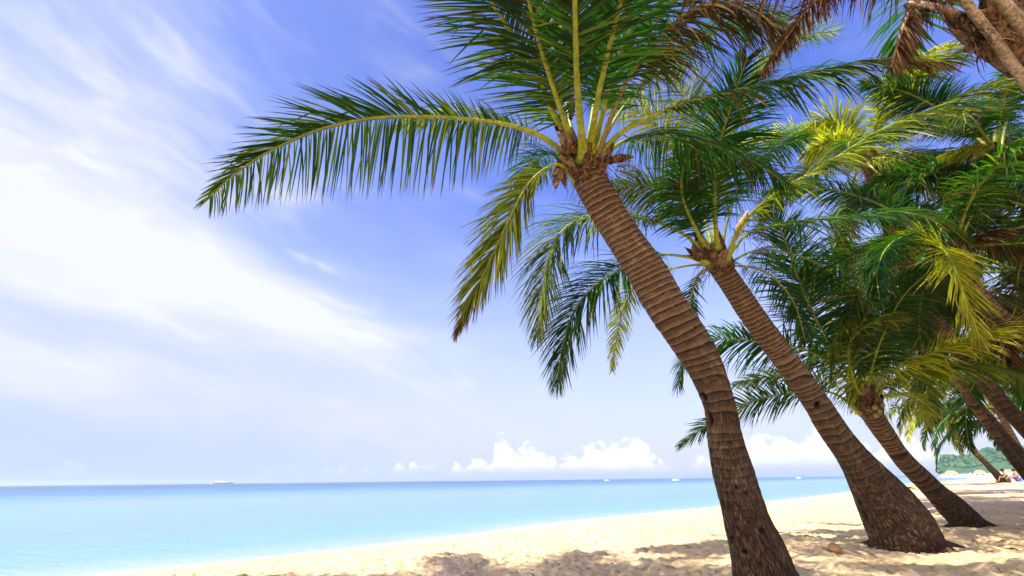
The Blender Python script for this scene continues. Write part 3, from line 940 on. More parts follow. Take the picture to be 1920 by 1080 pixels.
F([(1358, 490, 8.2), (1400, 440, 8.2), (1450, 424, 8.2), (1530, 412, 8.2), (1620, 405, 8.1), (1700, 396, 8.0), (1770, 420, 8.0), (1820, 460, 8.0)], 39, roll=30, droop=0.75, L=0.85, per_side=88, yellow=0.3, petiole=0.12, rad=0.034, width=0.038)
F([(1352, 500, 8.5), (1400, 500, 8.8), (1450, 520, 9.2), (1490, 570, 9.5), (1510, 640, 9.7)], 40, roll=0, droop=0.7, L=0.7, per_side=66, yellow=0.18, rad=0.03)
F([(1340, 500, 8.4), (1315, 510, 8.6), (1298, 545, 8.8), (1295, 590, 8.9), (1310, 650, 9.0)], 41, roll=0, droop=0.3, L=0.55, per_side=46, yellow=0.10, rad=0.028, width=0.04, miss=0.1)
F([(1352, 470, 8.3), (1368, 400, 8.4), (1400, 330, 8.5), (1450, 280, 8.6), (1510, 260, 8.7)], 42, roll=0, droop=0.7, L=0.9, per_side=76, yellow=0.08, dead=0.15, rad=0.034, width=0.036)
F([(1345, 468, 8.1), (1340, 380, 7.7), (1345, 290, 7.3), (1370, 200, 6.9), (1400, 110, 6.6)], 43, roll=0, droop=0.6, L=1.0, per_side=80, yellow=0.06, rad=0.036, width=0.038)
F([(1330, 480, 8.2), (1300, 420, 7.9), (1280, 370, 7.6), (1280, 320, 7.3), (1300, 270, 7.1)], 44, roll=0, droop=0.6, L=0.75, per_side=66, yellow=0.12, rad=0.034, width=0.036)
F([(1355, 500, 8.6), (1420, 470, 9.0), (1500, 480, 9.3), (1570, 520, 9.5), (1620, 590, 9.7)], 45, roll=0, droop=0.7, L=0.9, per_side=76, yellow=0.3, rad=0.03, width=0.036)
ax2 = np.array(P(1330, 440, 8.3)) - np.array(P(1365, 520, 8.3))
make_sheath(p2, P(1358, 512, 8.25), ax2, 0.19, 0.24, 0.34, 21, ragged=0.4)
make_sheath(p2, P(1345, 492, 8.25), ax2, 0.20, 0.22, 0.42, 22, ragged=0.4)
make_sheath(p2, P(1316, 485, 8.0), (-0.5, 0, 0.5), 0.07, 0.12, 0.2, 23, ragged=0.8, seg=12, rows=7)
v, f = tube(pix_path([(1378, 450, 8.0), (1388, 425, 7.95), (1403, 395, 7.9)]), [0.035, 0.085, 0.02], 9, flat=0.4)
m_spathe, n = material('dry_spathe')
nz = n.noise(n.vscale(n.node('ShaderNodeTexCoord').outputs['Object'], (40, 40, 5)), 1.0, 4)
n.out(n.bsdf(n.mix(nz, (0.30, 0.17, 0.12), (0.62, 0.42, 0.32)), 0.6, 0.3))
mesh_obj('spathe', v, f, m_spathe, p2)
make_fibres(p2, P(1345, 500, 8.3), 14, 40, 0.2, 0.5)
make_fibres(p2, P(1400, 440, 8.1), 15, 26, 0.1, 0.45)
# roots creeping over the sand
def root_strands(parent, g, radius, seed, count, reach, toward=None):
    rnd = random.Random(seed)
    V, F_ = [], []
    for k in range(count):
        a = toward[k % len(toward)] + rnd.uniform(-0.15, 0.15) if toward else rnd.uniform(0, 6.283)
        p0 = np.array([g[0] + math.cos(a) * radius * 0.75, g[1] + math.sin(a) * radius * 0.75, 0])
        pts = []
        ln = reach * rnd.uniform(0.5, 1.1)
        for q in range(7):
            t = q / 6
            x = p0[0] + math.cos(a) * ln * t + rnd.uniform(-.012, .012); y = p0[1] + math.sin(a) * ln * t + rnd.uniform(-.012, .012)
            pts.append((x, y, surf(x, y) + 0.09 * (1 - t) ** 2 + 0.018 - 0.03 * t))
        v, f = tube(pts, np.linspace(0.030, 0.006, 7) * rnd.uniform(0.6, 1.2), 6)
        b = sum(len(x) for x in V); V.append(v); F_ += [tuple(i + b for i in q) for q in f]
    return mesh_obj('roots', np.vstack(V), F_, m_root, parent)
root_strands(p2, g2, 0.50, 6, 90, 0.34)
# one long buttress root to the right
pts = [P(1745, 1000, d2b), P(1768, 1014, d2b * 0.99), P(1790, 1021, d2b * 0.985)]
q_, _ = ground_hit(1808, 1024)
rt = [tuple(g2 + Vector((0.35, 0.0, 0.16))), tuple(g2.lerp(q_, 0.55) + Vector((0, 0, 0.07))), tuple(g2.lerp(q_, 0.8) + Vector((0, 0, 0.03))), tuple(q_ + Vector((0, 0, -0.02)))]
c_, _s = catmull(rt, 12)
v, f = tube(c_, np.linspace(0.11, 0.012, 12), 8)
mesh_obj('buttress_root', v, f, m_root, p2)
recenter(p2, g2)

# ================================================================== palm 3
g3, d3b = ground_hit(1816, 985)
D3 = 10.6
p3 = palm('third coconut palm, shorter slanting trunk with crown half hidden behind the second trunk')
ctrl = [(1618, 742, 38), (1630, 770, 42), (1662, 818, 40), (1694, 862, 40), (1738, 906, 46), (1770, 937, 56), (1797, 963, 64), (1815, 983, 70), (1825, 1000, 74)]
ctrl = [(x, y, w, dep(y, 742, D3, 985, d3b)) for x, y, w in ctrl]
make_trunk(p3, ctrl, 3, ring=0.095, rows=420, seg=56, amp=0.010, ring_low=0.35, holes=[(1753, 945, 0.06, 0.03, 0.05)], flare=((0.2, 0.4, 0.08, 0.12), (3.2, 0.4, 0.08, 0.12), (4.6, 0.4, 0.07, 0.12)))
F = lambda rows, seed, **k: make_frond(p3, pix_path(rows), seed, **k)
F([(1610, 745, 10.6), (1575, 700, 10.4), (1520, 660, 10.2), (1430, 641, 10.0), (1336, 637, 9.8), (1290, 660, 9.8), (1270, 725, 9.8)], 51, roll=35, droop=0.6, L=1.0, per_side=80, yellow=0.06, rad=0.036, width=0.048, petiole=0.15)
F([(1612, 775, 10.5), (1569, 740, 10.4), (1525, 733, 10.3), (1480, 737, 10.2), (1425, 748, 10.1), (1375, 768, 10.0), (1325, 798, 10.0), (1275, 835, 10.0)], 52, roll=45, droop=0.5, L=0.75, per_side=72, yellow=0.26, rad=0.034, width=0.044, droop_s=(0.5, 0.9))
F([(1612, 760, 10.8), (1560, 720, 11.2), (1490, 706, 11.5), (1430, 708, 11.7), (1375, 722, 11.9)], 53, roll=30, droop=0.4, L=0.7, per_side=60, yellow=0.40, rad=0.03, width=0.044)
F([(1615, 745, 10.6), (1590, 700, 10.5), (1552, 637, 10.2), (1521, 579, 10.0), (1494, 514, 9.8), (1468, 440, 9.7), (1440, 380, 9.6)], 54, roll=-10, droop=0.35, L=1.15, per_side=88, yellow=0.10, rad=0.038, width=0.05, petiole=0.2)
F([(1620, 748, 10.5), (1604, 725, 10.2), (1594, 689, 10.0), (1590, 655, 9.8), (1606, 625, 9.6), (1640, 605, 9.5), (1690, 600, 9.5)], 55, roll=40, droop=0.5, L=0.95, per_side=76, yellow=0.5, rad=0.034, width=0.046, petiole=0.05)
F([(1635, 750, 10.4), (1660, 705, 10.2), (1703, 679, 10.0), (1776, 651, 9.8), (1844, 627, 9.6), (1930, 600, 9.4), (2010, 590, 9.3)], 56, roll=25, droop=0.6, L=1.0, per_side=88, yellow=0.78, rad=0.036, width=0.048, petiole=0.08, droop_s=(0.6, 1.0))
F([(1637, 755, 10.4), (1670, 715, 10.3), (1740, 690, 10.2), (1830, 684, 10.1), (1930, 705, 10.0)], 57, roll=30, droop=0.7, L=0.9, per_side=80, yellow=0.5, rad=0.034, width=0.046, petiole=0.08)
F([(1625, 745, 10.7), (1602, 670, 10.8), (1594, 590, 10.9), (1612, 535, 11.0), (1660, 482, 11.1), (1740, 450, 11.2)], 58, roll=15, droop=0.7, L=0.9, per_side=84, yellow=0.7, rad=0.036, width=0.048, tipdead=0.2)
F([(1625, 745, 10.8), (1625, 660, 11.2), (1640, 580, 11.5), (1680, 520, 11.8), (1740, 500, 12.0)], 59, roll=0, droop=0.6, L=1.0, per_side=80, yellow=0.10, rad=0.034, width=0.046)
F([(1618, 745, 10.8), (1585, 650, 11.2), (1565, 560, 11.5), (1560, 480, 11.8), (1590, 410, 12.0)], 60, roll=0, droop=0.6, L=1.0, per_side=80, yellow=0.4, rad=0.034, width=0.046)
F([(1628, 760, 10.8), (1655, 745, 11.2), (1690, 740, 11.5), (1725, 760, 11.7), (1740, 800, 11.9)], 61, roll=0, droop=0.5, L=0.6, per_side=56, yellow=0.75, rad=0.03, width=0.04)
F([(1625, 745, 10.5), (1635, 690, 10.1), (1655, 630, 9.8), (1690, 560, 9.5), (1740, 510, 9.3)], 62, roll=0, droop=0.7, L=0.9, per_side=76, yellow=0.08, rad=0.034, width=0.046)
ax3 = np.array(P(1612, 715, 10.6)) - np.array(P(1640, 785, 10.6))
make_sheath(p3, P(1634, 776, 10.55), ax3, 0.23, 0.33, 0.40, 31, ragged=0.4)
make_sheath(p3, P(1625, 760, 10.55), ax3, 0.22, 0.26, 0.45, 32, ragged=0.4)
for k, (px, py) in enumerate(((1640, 764), (1648, 772), (1643, 779), (1655, 760))):
    make_nut(p3, P(px, py, 10.2), 0.05, k)
make_fibres(p3, P(1655, 760, 10.4), 33, 30, 0.15, 0.6)
root_strands(p3, g3, 0.40, 9, 34, 0.26)
recenter(p3, g3)


# ================================================================== palms farther along the row
def row_palm(label, ctrl, crown, seed, fronds=18, length=4.0, yellow=0.25, ring=0.1, lod=1, extra=(), leafL=0.85, rows=160, foot=None, pitch=(80, -25), skip=None, nuts=0, width=0.05, azoff=0.0):
    o = palm(label)
    rnd = random.Random(seed)
    make_trunk(o, ctrl, seed, ring=ring, rows=rows, seg=28, amp=0.012)
    cw = P(*crown)
    for k in range(fronds):
        t = (k + 0.5) / fronds
        azm = azoff + k * 2.39996 + rnd.uniform(-0.25, 0.25)
        pt = pitch[0] + (pitch[1] - pitch[0]) * t ** 1.15 + rnd.uniform(-6, 6)
        ln = length * rnd.uniform(0.85, 1.1)
        if skip and skip(azm, pt): continue
        start = np.array(cw) + np.array([math.sin(azm), math.cos(azm), 0]) * 0.10
        path = arc_path(start, azm, pt, ln, rnd.uniform(65, 105) if pt > 0 else rnd.uniform(45, 70), sway=rnd.uniform(-0.25, 0.25))
        make_frond(o, path, seed * 100 + k, roll=rnd.uniform(-18, 18), droop=rnd.uniform(0.45, 0.8), L=leafL, per_side=60 if lod else 78, yellow=max(0, yellow + rnd.uniform(-0.18, 0.25)),
                   dead=0.55 if (lod and rnd.random() < 0.04) else 0.0, lod=lod, width=width, rad=0.036, petiole=0.16, tipdead=0.3 * rnd.random(), wild=0.12)
    for rows_, kw in extra:
        make_frond(o, pix_path(rows_), rnd.randrange(10 ** 6), **kw)
    ax = np.array(P(crown[0], crown[1], crown[2])) - np.array(P(ctrl[1][0], ctrl[1][1], ctrl[1][3]))
    if np.linalg.norm(ax) < 0.05: ax = np.array([0, 0, 1.0])
    make_sheath(o, np.array(cw) - nrm(ax) * 0.25, ax, 0.20, 0.30, 0.42, seed + 40, ragged=0.4, seg=16, rows=8)
    for k in range(nuts):
        a = rnd.uniform(0, 6.28)
        make_nut(o, np.array(cw) + np.array([math.cos(a) * 0.26, math.sin(a) * 0.26, -0.28 + rnd.uniform(-.1, .1)]), 0.10, k)
    recenter(o, foot if foot is not None else P(ctrl[-1][0], ctrl[-1][1], ctrl[-1][3]))
    return o


def foot_ctrl(px, py):
    g, d = ground_hit(px, py)
    return g, d


# far palm with two people sitting at its foot
g4, d4 = foot_ctrl(1883, 905)
D4 = d4 * 0.98
ct = [(1757, 768, 9, D4), (1767, 783, 10, D4), (1791, 808, 10.5, D4), (1817, 837, 12, D4), (1843, 863, 13, D4), (1866, 887, 16, d4), (1880, 901, 24, d4), (1885, 908, 28, d4)]
row_palm('small distant coconut palm with yellow-green crown, people sitting at its foot', ct, (1754, 762, D4), 4, fronds=17, length=3.9, yellow=0.62, ring=0.16, foot=g4, leafL=0.9, rows=120, width=0.09, nuts=4)

# trunk crossing below the long green fronds
g5, d5 = foot_ctrl(1985, 948)
D5 = d5 * 0.98
ct = [(1753, 640, 15, D5), (1762, 660, 16, D5), (1790, 703, 17, D5), (1815, 742, 17.5, D5), (1845, 787, 18.5, D5), (1876, 828, 20, D5), (1908, 871, 23, d5), (1950, 918, 34, d5), (1985, 950, 48, d5)]
row_palm('slim pale coconut palm whose crown sits just above the third palm’s long fronds'.replace('’', ''), ct, (1752, 634, D5), 5, fronds=18, length=4.2, yellow=0.30, ring=0.14, foot=g5, width=0.07, nuts=5, leafL=0.9)

g6, d6 = foot_ctrl(2080, 985)
D6 = 12.5
ct = [(1625, 300, 27, D6), (1640, 340, 28, D6), (1690, 480, 29, D6), (1755, 600, 31, 12.3), (1850, 722, 35, 12.0), (1916, 795, 37, 11.6), (2000, 890, 44, 11), (2080, 985, 66, d6)]
row_palm('tall coconut palm with sunlit pale yellow crown against blue sky above the others', ct, (1622, 292, D6), 6, fronds=9, length=3.4, yellow=0.55, lod=0, foot=g6, rows=260,
         extra=(([(1625, 300, 12.4), (1660, 296, 12.0), (1701, 307, 11.7), (1759, 339, 11.4), (1802, 373, 11.2), (1826, 410, 11.1)], dict(roll=20, droop=0.8, L=1.15, per_side=84, yellow=0.62, width=0.055, rad=0.04, petiole=0.05)),
                ([(1630, 290, 12.3), (1690, 245, 12.3), (1700, 200, 12.3), (1712, 160, 12.3), (1745, 128, 12.3)], dict(roll=0, droop=0.15, L=1.1, per_side=70, yellow=0.12, width=0.040, rad=0.03, vee=0.0)),
                ([(1618, 290, 12.4), (1590, 268, 12.4), (1555, 268, 12.4), (1505, 290, 12.4)], dict(roll=20, droop=0.6, L=0.8, per_side=60, yellow=0.8, width=0.055, rad=0.03)),
                ([(1618, 285, 12.6), (1590, 240, 12.8), (1560, 225, 13), (1520, 235, 13.2)], dict(roll=0, droop=0.3, L=1.0, per_side=60, yellow=0.9, width=0.05, rad=0.03)),
                ([(1625, 305, 12.3), (1650, 330, 12.0), (1672, 375, 11.8), (1690, 430, 11.7)], dict(roll=-40, droop=0.5, L=0.9, per_side=60, yellow=0.5, width=0.05, rad=0.03))))

g7, d7 = foot_ctrl(2200, 1010)
D7 = 9.5
ct = [(1790, 478, 30, D7), (1802, 505, 32, D7), (1847, 563, 32, D7), (1888, 603, 34, D7), (1960, 690, 38, 9.3), (2080, 850, 50, 8.9), (2200, 1010, 80, d7)]
row_palm('coconut palm with a drooping bright yellow-green frond and coconuts at right', ct, (1786, 468, D7), 7, fronds=11, length=3.4, yellow=0.20, lod=0, foot=g7, rows=260, nuts=5,
         extra=(([(1780, 468, 9.2), (1766, 462, 8.6), (1785, 495, 8.1), (1802, 537, 7.9), (1820, 590, 7.9), (1840, 640, 7.9)], dict(roll=-60, droop=0.35, L=0.95, per_side=80, yellow=0.85, width=0.045, rad=0.035, petiole=0.02, tipdead=0.5, vee=0.1)),
                ([(1775, 470, 9.6), (1700, 452, 9.6), (1640, 490, 9.6), (1600, 560, 9.6), (1585, 640, 9.6)], dict(roll=-20, droop=0.7, L=0.8, per_side=80, yellow=0.42, width=0.045, rad=0.035, petiole=0.08, tipdead=0.3)),
                ([(1800, 470, 9.4), (1850, 440, 9.3), (1900, 455, 9.2), (1960, 470, 9.1)], dict(roll=20, droop=1.0, L=0.8, per_side=60, yellow=0.2, dead=0.65, width=0.05, rad=0.03, petiole=0.05))))

g8, d8 = foot_ctrl(2350, 1040)
D8 = 10.5
ct = [(1868, 290, 32, D8), (1885, 320, 34, D8), (1960, 430, 36, 10), (2100, 640, 40, 9.2), (2260, 880, 56, 8.4), (2350, 1040, 84, d8)]
row_palm('coconut palm with dark crown high at the right edge and a yellow frond', ct, (1866, 284, D8), 8, fronds=13, length=3.4, yellow=0.10, lod=0, foot=g8, rows=200, nuts=3,
         extra=(([(1862, 282, 10.3), (1830, 280, 10.2), (1795, 282, 10.1), (1760, 292, 10.0)], dict(roll=10, droop=0.9, L=0.45, per_side=60, yellow=0.8, width=0.045, rad=0.03, petiole=0.02)),))

g9, d9 = foot_ctrl(2120, 960)
ct = [(1925, 640, 28, 14), (1940, 665, 28, 14), (1990, 740, 30, 14), (2060, 860, 36, 14), (2120, 960, 60, d9)]
row_palm('shaded coconut palm at the right edge with dense dark low crown', ct, (1922, 634, 14), 9, fronds=22, length=4.4, yellow=0.08, lod=1, foot=g9, rows=120, width=0.075)
g10, d10 = foot_ctrl(1960, 922)
ct = [(1872, 770, 14, d10), (1880, 785, 14, d10), (1905, 830, 15, d10), (1940, 890, 20, d10), (1960, 924, 36, d10)]
row_palm('distant dark coconut palm with low hanging fronds just right of the far trunk', ct, (1869, 764, d10), 10, fronds=20, length=4.4, yellow=0.05, lod=1, foot=g10, rows=110, width=0.085,
         extra=(([(1868, 768, d10), (1840, 790, d10), (1815, 796, d10), (1786, 797, d10)], dict(roll=30, droop=0.9, L=0.9, per_side=50, yellow=0.05, width=0.08, rad=0.03, lod=1)),))
g11, d11 = foot_ctrl(2400, 1000)
ct = [(1985, 420, 34, 10), (2000, 450, 34, 10), (2150, 650, 40, 10), (2400, 1000, 80, d11)]
row_palm('coconut palm just past the right edge, dark fronds reaching into view', ct, (1980, 412, 10), 18, fronds=12, length=4.2, yellow=0.06, lod=0, foot=g11, rows=120)

g12, d12 = foot_ctrl(2160, 975)
ct = [(1905, 515, 28, 13), (1920, 540, 28, 13), (1985, 640, 30, 13), (2080, 810, 36, 13), (2160, 975, 60, d12)]
row_palm('dark shaded coconut palm filling the right edge below the high dark crown', ct, (1902, 508, 13), 26, fronds=18, length=4.4, yellow=0.12, lod=1, foot=g12, rows=110, width=0.075, azoff=1.1)
g13, d13 = foot_ctrl(2010, 940)
ct = [(1702, 590, 17, 17), (1712, 606, 17, 17), (1790, 705, 19, 17), (1900, 835, 22, 17), (2010, 942, 44, d13)]
row_palm('background coconut palm with dark crown between the third crown and yellow frond', ct, (1700, 584, 17), 27, fronds=18, length=4.3, yellow=0.16, lod=1, foot=g13, rows=110, width=0.08, azoff=0.6)

# ================================================================== nearest palm overhead at the top right corner
p0 = palm('overhead coconut palm at top right corner with brown dead fronds and grey leaf bases')
g0 = Vector((7.4, 3.2, gz(7.4, 3.2)))
topc = P(1880, -10, 4.6)
cpts = [topc, P(1960, 110, 4.55), P(2060, 260, 4.5), P(2250, 560, 4.5), P(2450, 900, 4.8)]
ctl = []
def to_ctrl(pnt, r):
    w = Vector(pnt) - CAM
    d = w.dot(_F)
    qx, qy = 960 + FOC * w.dot(_R) / d, 540 - FOC * w.dot(_U) / d
    return (qx, qy, 2 * r * FOC / d * stretch(qx, qy), d)
ctl = [to_ctrl(P(1905, -60, 4.7), 0.17), to_ctrl(P(1975, 60, 4.6), 0.17), to_ctrl(P(2080, 240, 4.6), 0.165), to_ctrl(P(2300, 600, 4.8), 0.17), to_ctrl(g0 + Vector((0, 0, 0.9)), 0.2), to_ctrl(g0 + Vector((0.1, 0, 0.2)), 0.28), to_ctrl(g0 + Vector((0.12, 0, -0.1)), 0.34)]
make_trunk(p0, ctl, 12, ring=0.08, rows=300, seg=40)
m_grey, n = material('dead_leaf_base')
pn = n.node('ShaderNodeNewGeometry').outputs['Position']
nz = n.noise(n.vscale(pn, (30, 30, 30)), 1.0, 6, 0.7)
nz2 = n.noise(pn, 5, 4, 0.6)
gc = n.mix(n.ss(nz, 0.35, 0.65), (0.10, 0.07, 0.05), (0.36, 0.29, 0.22))
gc = n.mix(n.mul(n.ss(nz2, 0.5, 0.65), 0.5), gc, (0.12, 0.11, 0.05))
n.out(n.bsdf(gc, 0.7, 0.3, n.bump(nz, 0.6, 0.01)))


def leaf_base(parent, rows, radii, flat=0.55, name='leaf_base', mat=None):
    c_, s_ = catmull([(*P(x, y, d), r) for (x, y, d), r in zip(rows, radii)], 24)
    v, f = tube(c_[:, :3], c_[:, 3], 10, flat=flat, n0=(0, -1, 0.3))
    return mesh_obj(name, v, f, mat or m_grey, parent)
leaf_base(p0, [(1775, -40, 4.0), (1815, 10, 4.1), (1860, 68, 4.2), (1905, 130, 4.3), (1950, 190, 4.4)], [0.05, 0.07, 0.075, 0.08, 0.09])
leaf_base(p0, [(1830, -50, 4.0), (1870, -5, 4.1), (1915, 50, 4.2), (1960, 110, 4.3)], [0.06, 0.09, 0.115, 0.12])
leaf_base(p0, [(1786, 20, 4.1), (1760, 14, 4.05), (1730, 8, 4.0), (1706, 6, 3.95)], [0.045, 0.045, 0.04, 0.028], name='cut_stalk')
make_sheath(p0, P(1930, 120, 4.4), np.array(P(1800, -30, 4.3)) - np.array(P(1930, 120, 4.4)), 0.16, 0.26, 0.75, 61, ragged=0.2)
make_sheath(p0, P(1845, 60, 4.25), (-0.5, 0, -0.5), 0.05, 0.10, 0.14, 64, ragged=0.9, seg=14, rows=7)
make_fibres(p0, P(1830, 75, 4.2), 65, 26, 0.06, 0.28)
F = lambda rows, seed, **k: make_frond(p0, pix_path(rows), seed, **k)
F([(1850, -40, 4.3), (1760, -75, 4.1), (1660, -85, 4.0), (1560, -80, 3.9), (1450, -65, 3.9), (1350, -40, 3.9), (1290, -10, 3.9)], 71, roll=20, droop=1.1, L=0.62, per_side=70, yellow=0, dead=0.85, petiole=0.1, rad=0.034, wild=0.35, vee=-0.2, miss=0.1, width=0.024)
F([(1850, -40, 4.2), (1740, -95, 4.1), (1620, -70, 4.1), (1530, 0, 4.1), (1475, 70, 4.15), (1430, 138, 4.2)], 72, roll=70, droop=0.9, L=0.30, per_side=90, yellow=0, dead=0.7, petiole=0.3, rad=0.035, wild=0.3, vee=-0.3, width=0.022)
F([(1710, 8, 4.0), (1700, 30, 4.0), (1685, 75, 4.0), (1672, 125, 4.05)], 73, roll=0, droop=2.2, L=0.30, per_side=70, yellow=0, dead=0.9, petiole=0.0, rad=0.03, wild=0.4, vee=-0.8, width=0.016)
F([(1790, 5, 4.1), (1760, -10, 4.1), (1735, 0, 4.1), (1722, 25, 4.1)], 74, roll=0, droop=2.5, L=0.42, per_side=26, yellow=0, dead=0.9, petiole=0.0, rad=0.015, wild=0.6, vee=-0.6, width=0.012)
F([(1850, -50, 4.4), (1700, -150, 4.5), (1560, -180, 4.6), (1440, -150, 4.7), (1340, -80, 4.8)], 75, roll=10, droop=0.7, L=0.75, per_side=76, yellow=0.05, dead=0.1, petiole=0.15, rad=0.036, width=0.036)
cw0 = P(1880, -60, 4.6)
for k, (az_, pt_) in enumerate(((-2.6, 45), (2.8, 30), (2.0, 50), (1.2, 30), (-2.0, 62), (0.5, 60), (-3.0, 10), (1.7, 5), (-1.5, 70))):
    make_frond(p0, arc_path(np.array(cw0), az_, pt_, 3.9, 85), 80 + k, roll=0, droop=0.6, L=0.85, per_side=66, yellow=0.1, lod=1, width=0.05, rad=0.036)
recenter(p0, g0)


# ================================================================== two tall palms beside and behind the photographer (they shade the foreground)
def tall_palm(label, foot, crown, seed, fronds=22, length=4.6):
    o = palm(label)
    rnd = random.Random(seed)
    f_ = np.array(foot); c_ = np.array(crown)
    mid_ = f_ * 0.45 + c_ * 0.55 + np.array([0.3, -0.3, -0.6])
    c4, s4 = catmull([(*c_, 0.15), (*mid_, 0.16), (*(f_ * 0.85 + c_ * 0.15), 0.19), (*f_, 0.32)], 60)
    v, f = tube(c4[:, :3], c4[:, 3], 16)
    A = np.zeros((len(v), 4)); A[:, 0] = np.tile(np.linspace(0, 1, 16, endpoint=False), 60); A[:, 1] = np.repeat(s4, 16); A[:, 2] = (A[:, 1] / 0.09) % 1; A[:, 3] = 1 - A[:, 1] / s4[-1]
    mesh_obj('trunk', v, f, m_bark, o, attrs={'bark': ('FLOAT_COLOR', A), 'hole': ('FLOAT', np.zeros(len(v)))})
    for k in range(fronds):
        t = (k + 0.5) / fronds
        azm = k * 2.39996
        pt = 75 - 75 * t
        make_frond(o, arc_path(c_, azm, pt, length * rnd.uniform(0.85, 1.05), 62), seed * 50 + k, droop=0.4, L=0.95, per_side=60, yellow=0.12, lod=1, width=0.085, rad=0.036)
    recenter(o, Vector(foot))
    return o


tall_palm('tall coconut palm standing behind the viewer on the seaward side, shading the sand', (-7.5, -5.0, gz(-7.5, -5.0)), (-6.2, -0.8, 10.6), 21)

# ================================================================== far headland, wood, boats, people
m_hill, n = material('headland_ground')
pn = n.node('ShaderNodeNewGeometry').outputs['Position']
hz = n.sep(pn)[2]
nz = n.noise(pn, 0.05, 5, 0.6)
gcol = n.mix(nz, (0.02, 0.06, 0.04), (0.06, 0.12, 0.05))
rock = n.mix(n.noise(pn, 0.2, 4), (0.30, 0.25, 0.18), (0.62, 0.55, 0.45))
n.out(n.bsdf(n.mix(n.ss(n.add(hz, n.mul(nz, 4)), 3.5, 6.5), rock, gcol), 0.9, 0.1))
DH = 700.0
gx = np.linspace(1758, 2300, 150); gyv = np.linspace(0, 1, 26)
HV = np.zeros((26, 150, 3))
def head_top(px):
    t = px
    base_ = np.interp(t, [1758, 1766, 1774, 1784, 1800, 1820, 1838, 1850, 1866, 1885, 1900, 2000, 2300], [0, 8, 17, 20.5, 19, 18, 20, 23, 25, 25, 22, 30, 10])
    return base_
for i, g_ in enumerate(gyv):
    for j, px in enumerate(gx):
        pz = at_z(px, 900 - 0.011 * (px - 960) + 1.6, 0)   # a point near the horizon to get direction
        dirv = Vector((ray(px, 890).x, ray(px, 890).y, 0)).normalized()
        dist = DH + (g_ - 0.3) * 140
        p = CAM + dirv * dist
        prof_ = math.sin(min(1, g_ * 2.2) * math.pi / 2) if g_ < 0.6 else math.cos((g_ - 0.6) / 0.4 * math.pi / 2)
        h = head_top(px) * prof_ + (mnoise.noise(Vector((px * 0.12, g_ * 9, 1))) * 2.5 * min(1, g_ * 4) if 0 < g_ < 1 else 0)
        HV[i, j] = (p.x, p.y, h - 0.8 if g_ in (0, 1) or j in (0, 149) else h)
hill = mesh_obj('headland_hill', HV.reshape(-1, 3), grid_faces(26, 150, False), m_hill)
tag(hill, kind='structure')
# woodland covering the headland: many bushy crowns as one mass
m_wood, n = material('far_woodland')
pn = n.node('ShaderNodeNewGeometry').outputs['Position']
n.out(n.bsdf(n.mix(n.ss(n.noise(pn, 0.12, 5, 0.7), 0.35, 0.65), (0.020, 0.070, 0.050), (0.07, 0.14, 0.05)), 0.8, 0.1))
V, F_ = [], []
rnd = random.Random(77)
ico_v = []; ico_f = []
for i in range(5):
    for j in range(7):
        ph = math.pi * (i + 0.5) / 5; a_ = 2 * math.pi * j / 7
        ico_v.append((math.sin(ph) * math.cos(a_), math.sin(ph) * math.sin(a_), math.cos(ph)))
for i in range(4):
    for j in range(7):
        a_ = i * 7 + j; b_ = i * 7 + (j + 1) % 7
        ico_f.append((a_, b_, b_ + 7, a_ + 7))
ico_v = np.array(ico_v)
for k in range(2600):
    i = rnd.randrange(4, 19); j = rnd.randrange(2, 146)
    p = HV[i, j]
    if p[2] < 4.0: continue
    r_ = rnd.uniform(0.9, 2.2)
    jit = 1 + 0.35 * np.array([rnd.uniform(-1, 1) for _ in range(35)])
    b = len(V) * 35
    V.append(ico_v * r_ * jit[:, None] + p + np.array([rnd.uniform(-2, 2), rnd.uniform(-2, 2), r_ * 0.4]))
    F_.append(np.array(ico_f) + b)
wood = mesh_obj('woodland', np.vstack(V), np.vstack(F_), m_wood, smooth=False)
tag(wood, 'distant bluish green woodland covering the headland across the bay', 'woodland', kind='stuff')

# low land along the horizon, distance haze painted into its blue colour
m_far, n = material('far_coast')
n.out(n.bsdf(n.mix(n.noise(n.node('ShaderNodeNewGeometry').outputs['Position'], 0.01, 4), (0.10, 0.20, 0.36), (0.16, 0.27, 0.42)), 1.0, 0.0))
V = []; nn_ = 160
for i in range(3):
    for j in range(nn_):
        px = 1080 + (1620 - 1080) * j / (nn_ - 1)
        dirv = Vector((ray(px, 893).x, ray(px, 893).y, 0)).normalized()
        p = CAM + dirv * (3600 + i * 120)
        e = min(1, j / 30, (nn_ - 1 - j) / 30)
        h = (5 + 9 * e * (0.5 + mnoise.noise(Vector((px * 0.035, 2, 0)))) + 5 * e * mnoise.noise(Vector((px * 0.2, 7, 0)))) if i == 1 else -2
        V.append((p.x, p.y, max(h, 1.5) if i == 1 else -2))
coast = mesh_obj('far_coast_hills', V, grid_faces(3, nn_, False), m_far)
tag(coast, kind='structure')

m_white, n = material('white_boat_paint')
n.out(n.bsdf(n.mix(n.noise(n.node('ShaderNodeTexCoord').outputs['Object'], 3, 3), (0.78, 0.78, 0.76), (0.85, 0.85, 0.83)), 0.4, 0.5))
m_glassd, n = material('dark_window_glass')
n.out(n.bsdf(n.mix(n.noise(n.node('ShaderNodeTexCoord').outputs['Object'], 1, 2), (0.03, 0.05, 0.07), (0.06, 0.09, 0.12)), 0.2, 0.5))
m_wdark, n = material('weathered_wood')
n.out(n.bsdf(n.mix(n.noise(n.node('ShaderNodeTexCoord').outputs['Object'], 4, 4), (0.05, 0.035, 0.025), (0.16, 0.11, 0.07)), 0.8, 0.2))


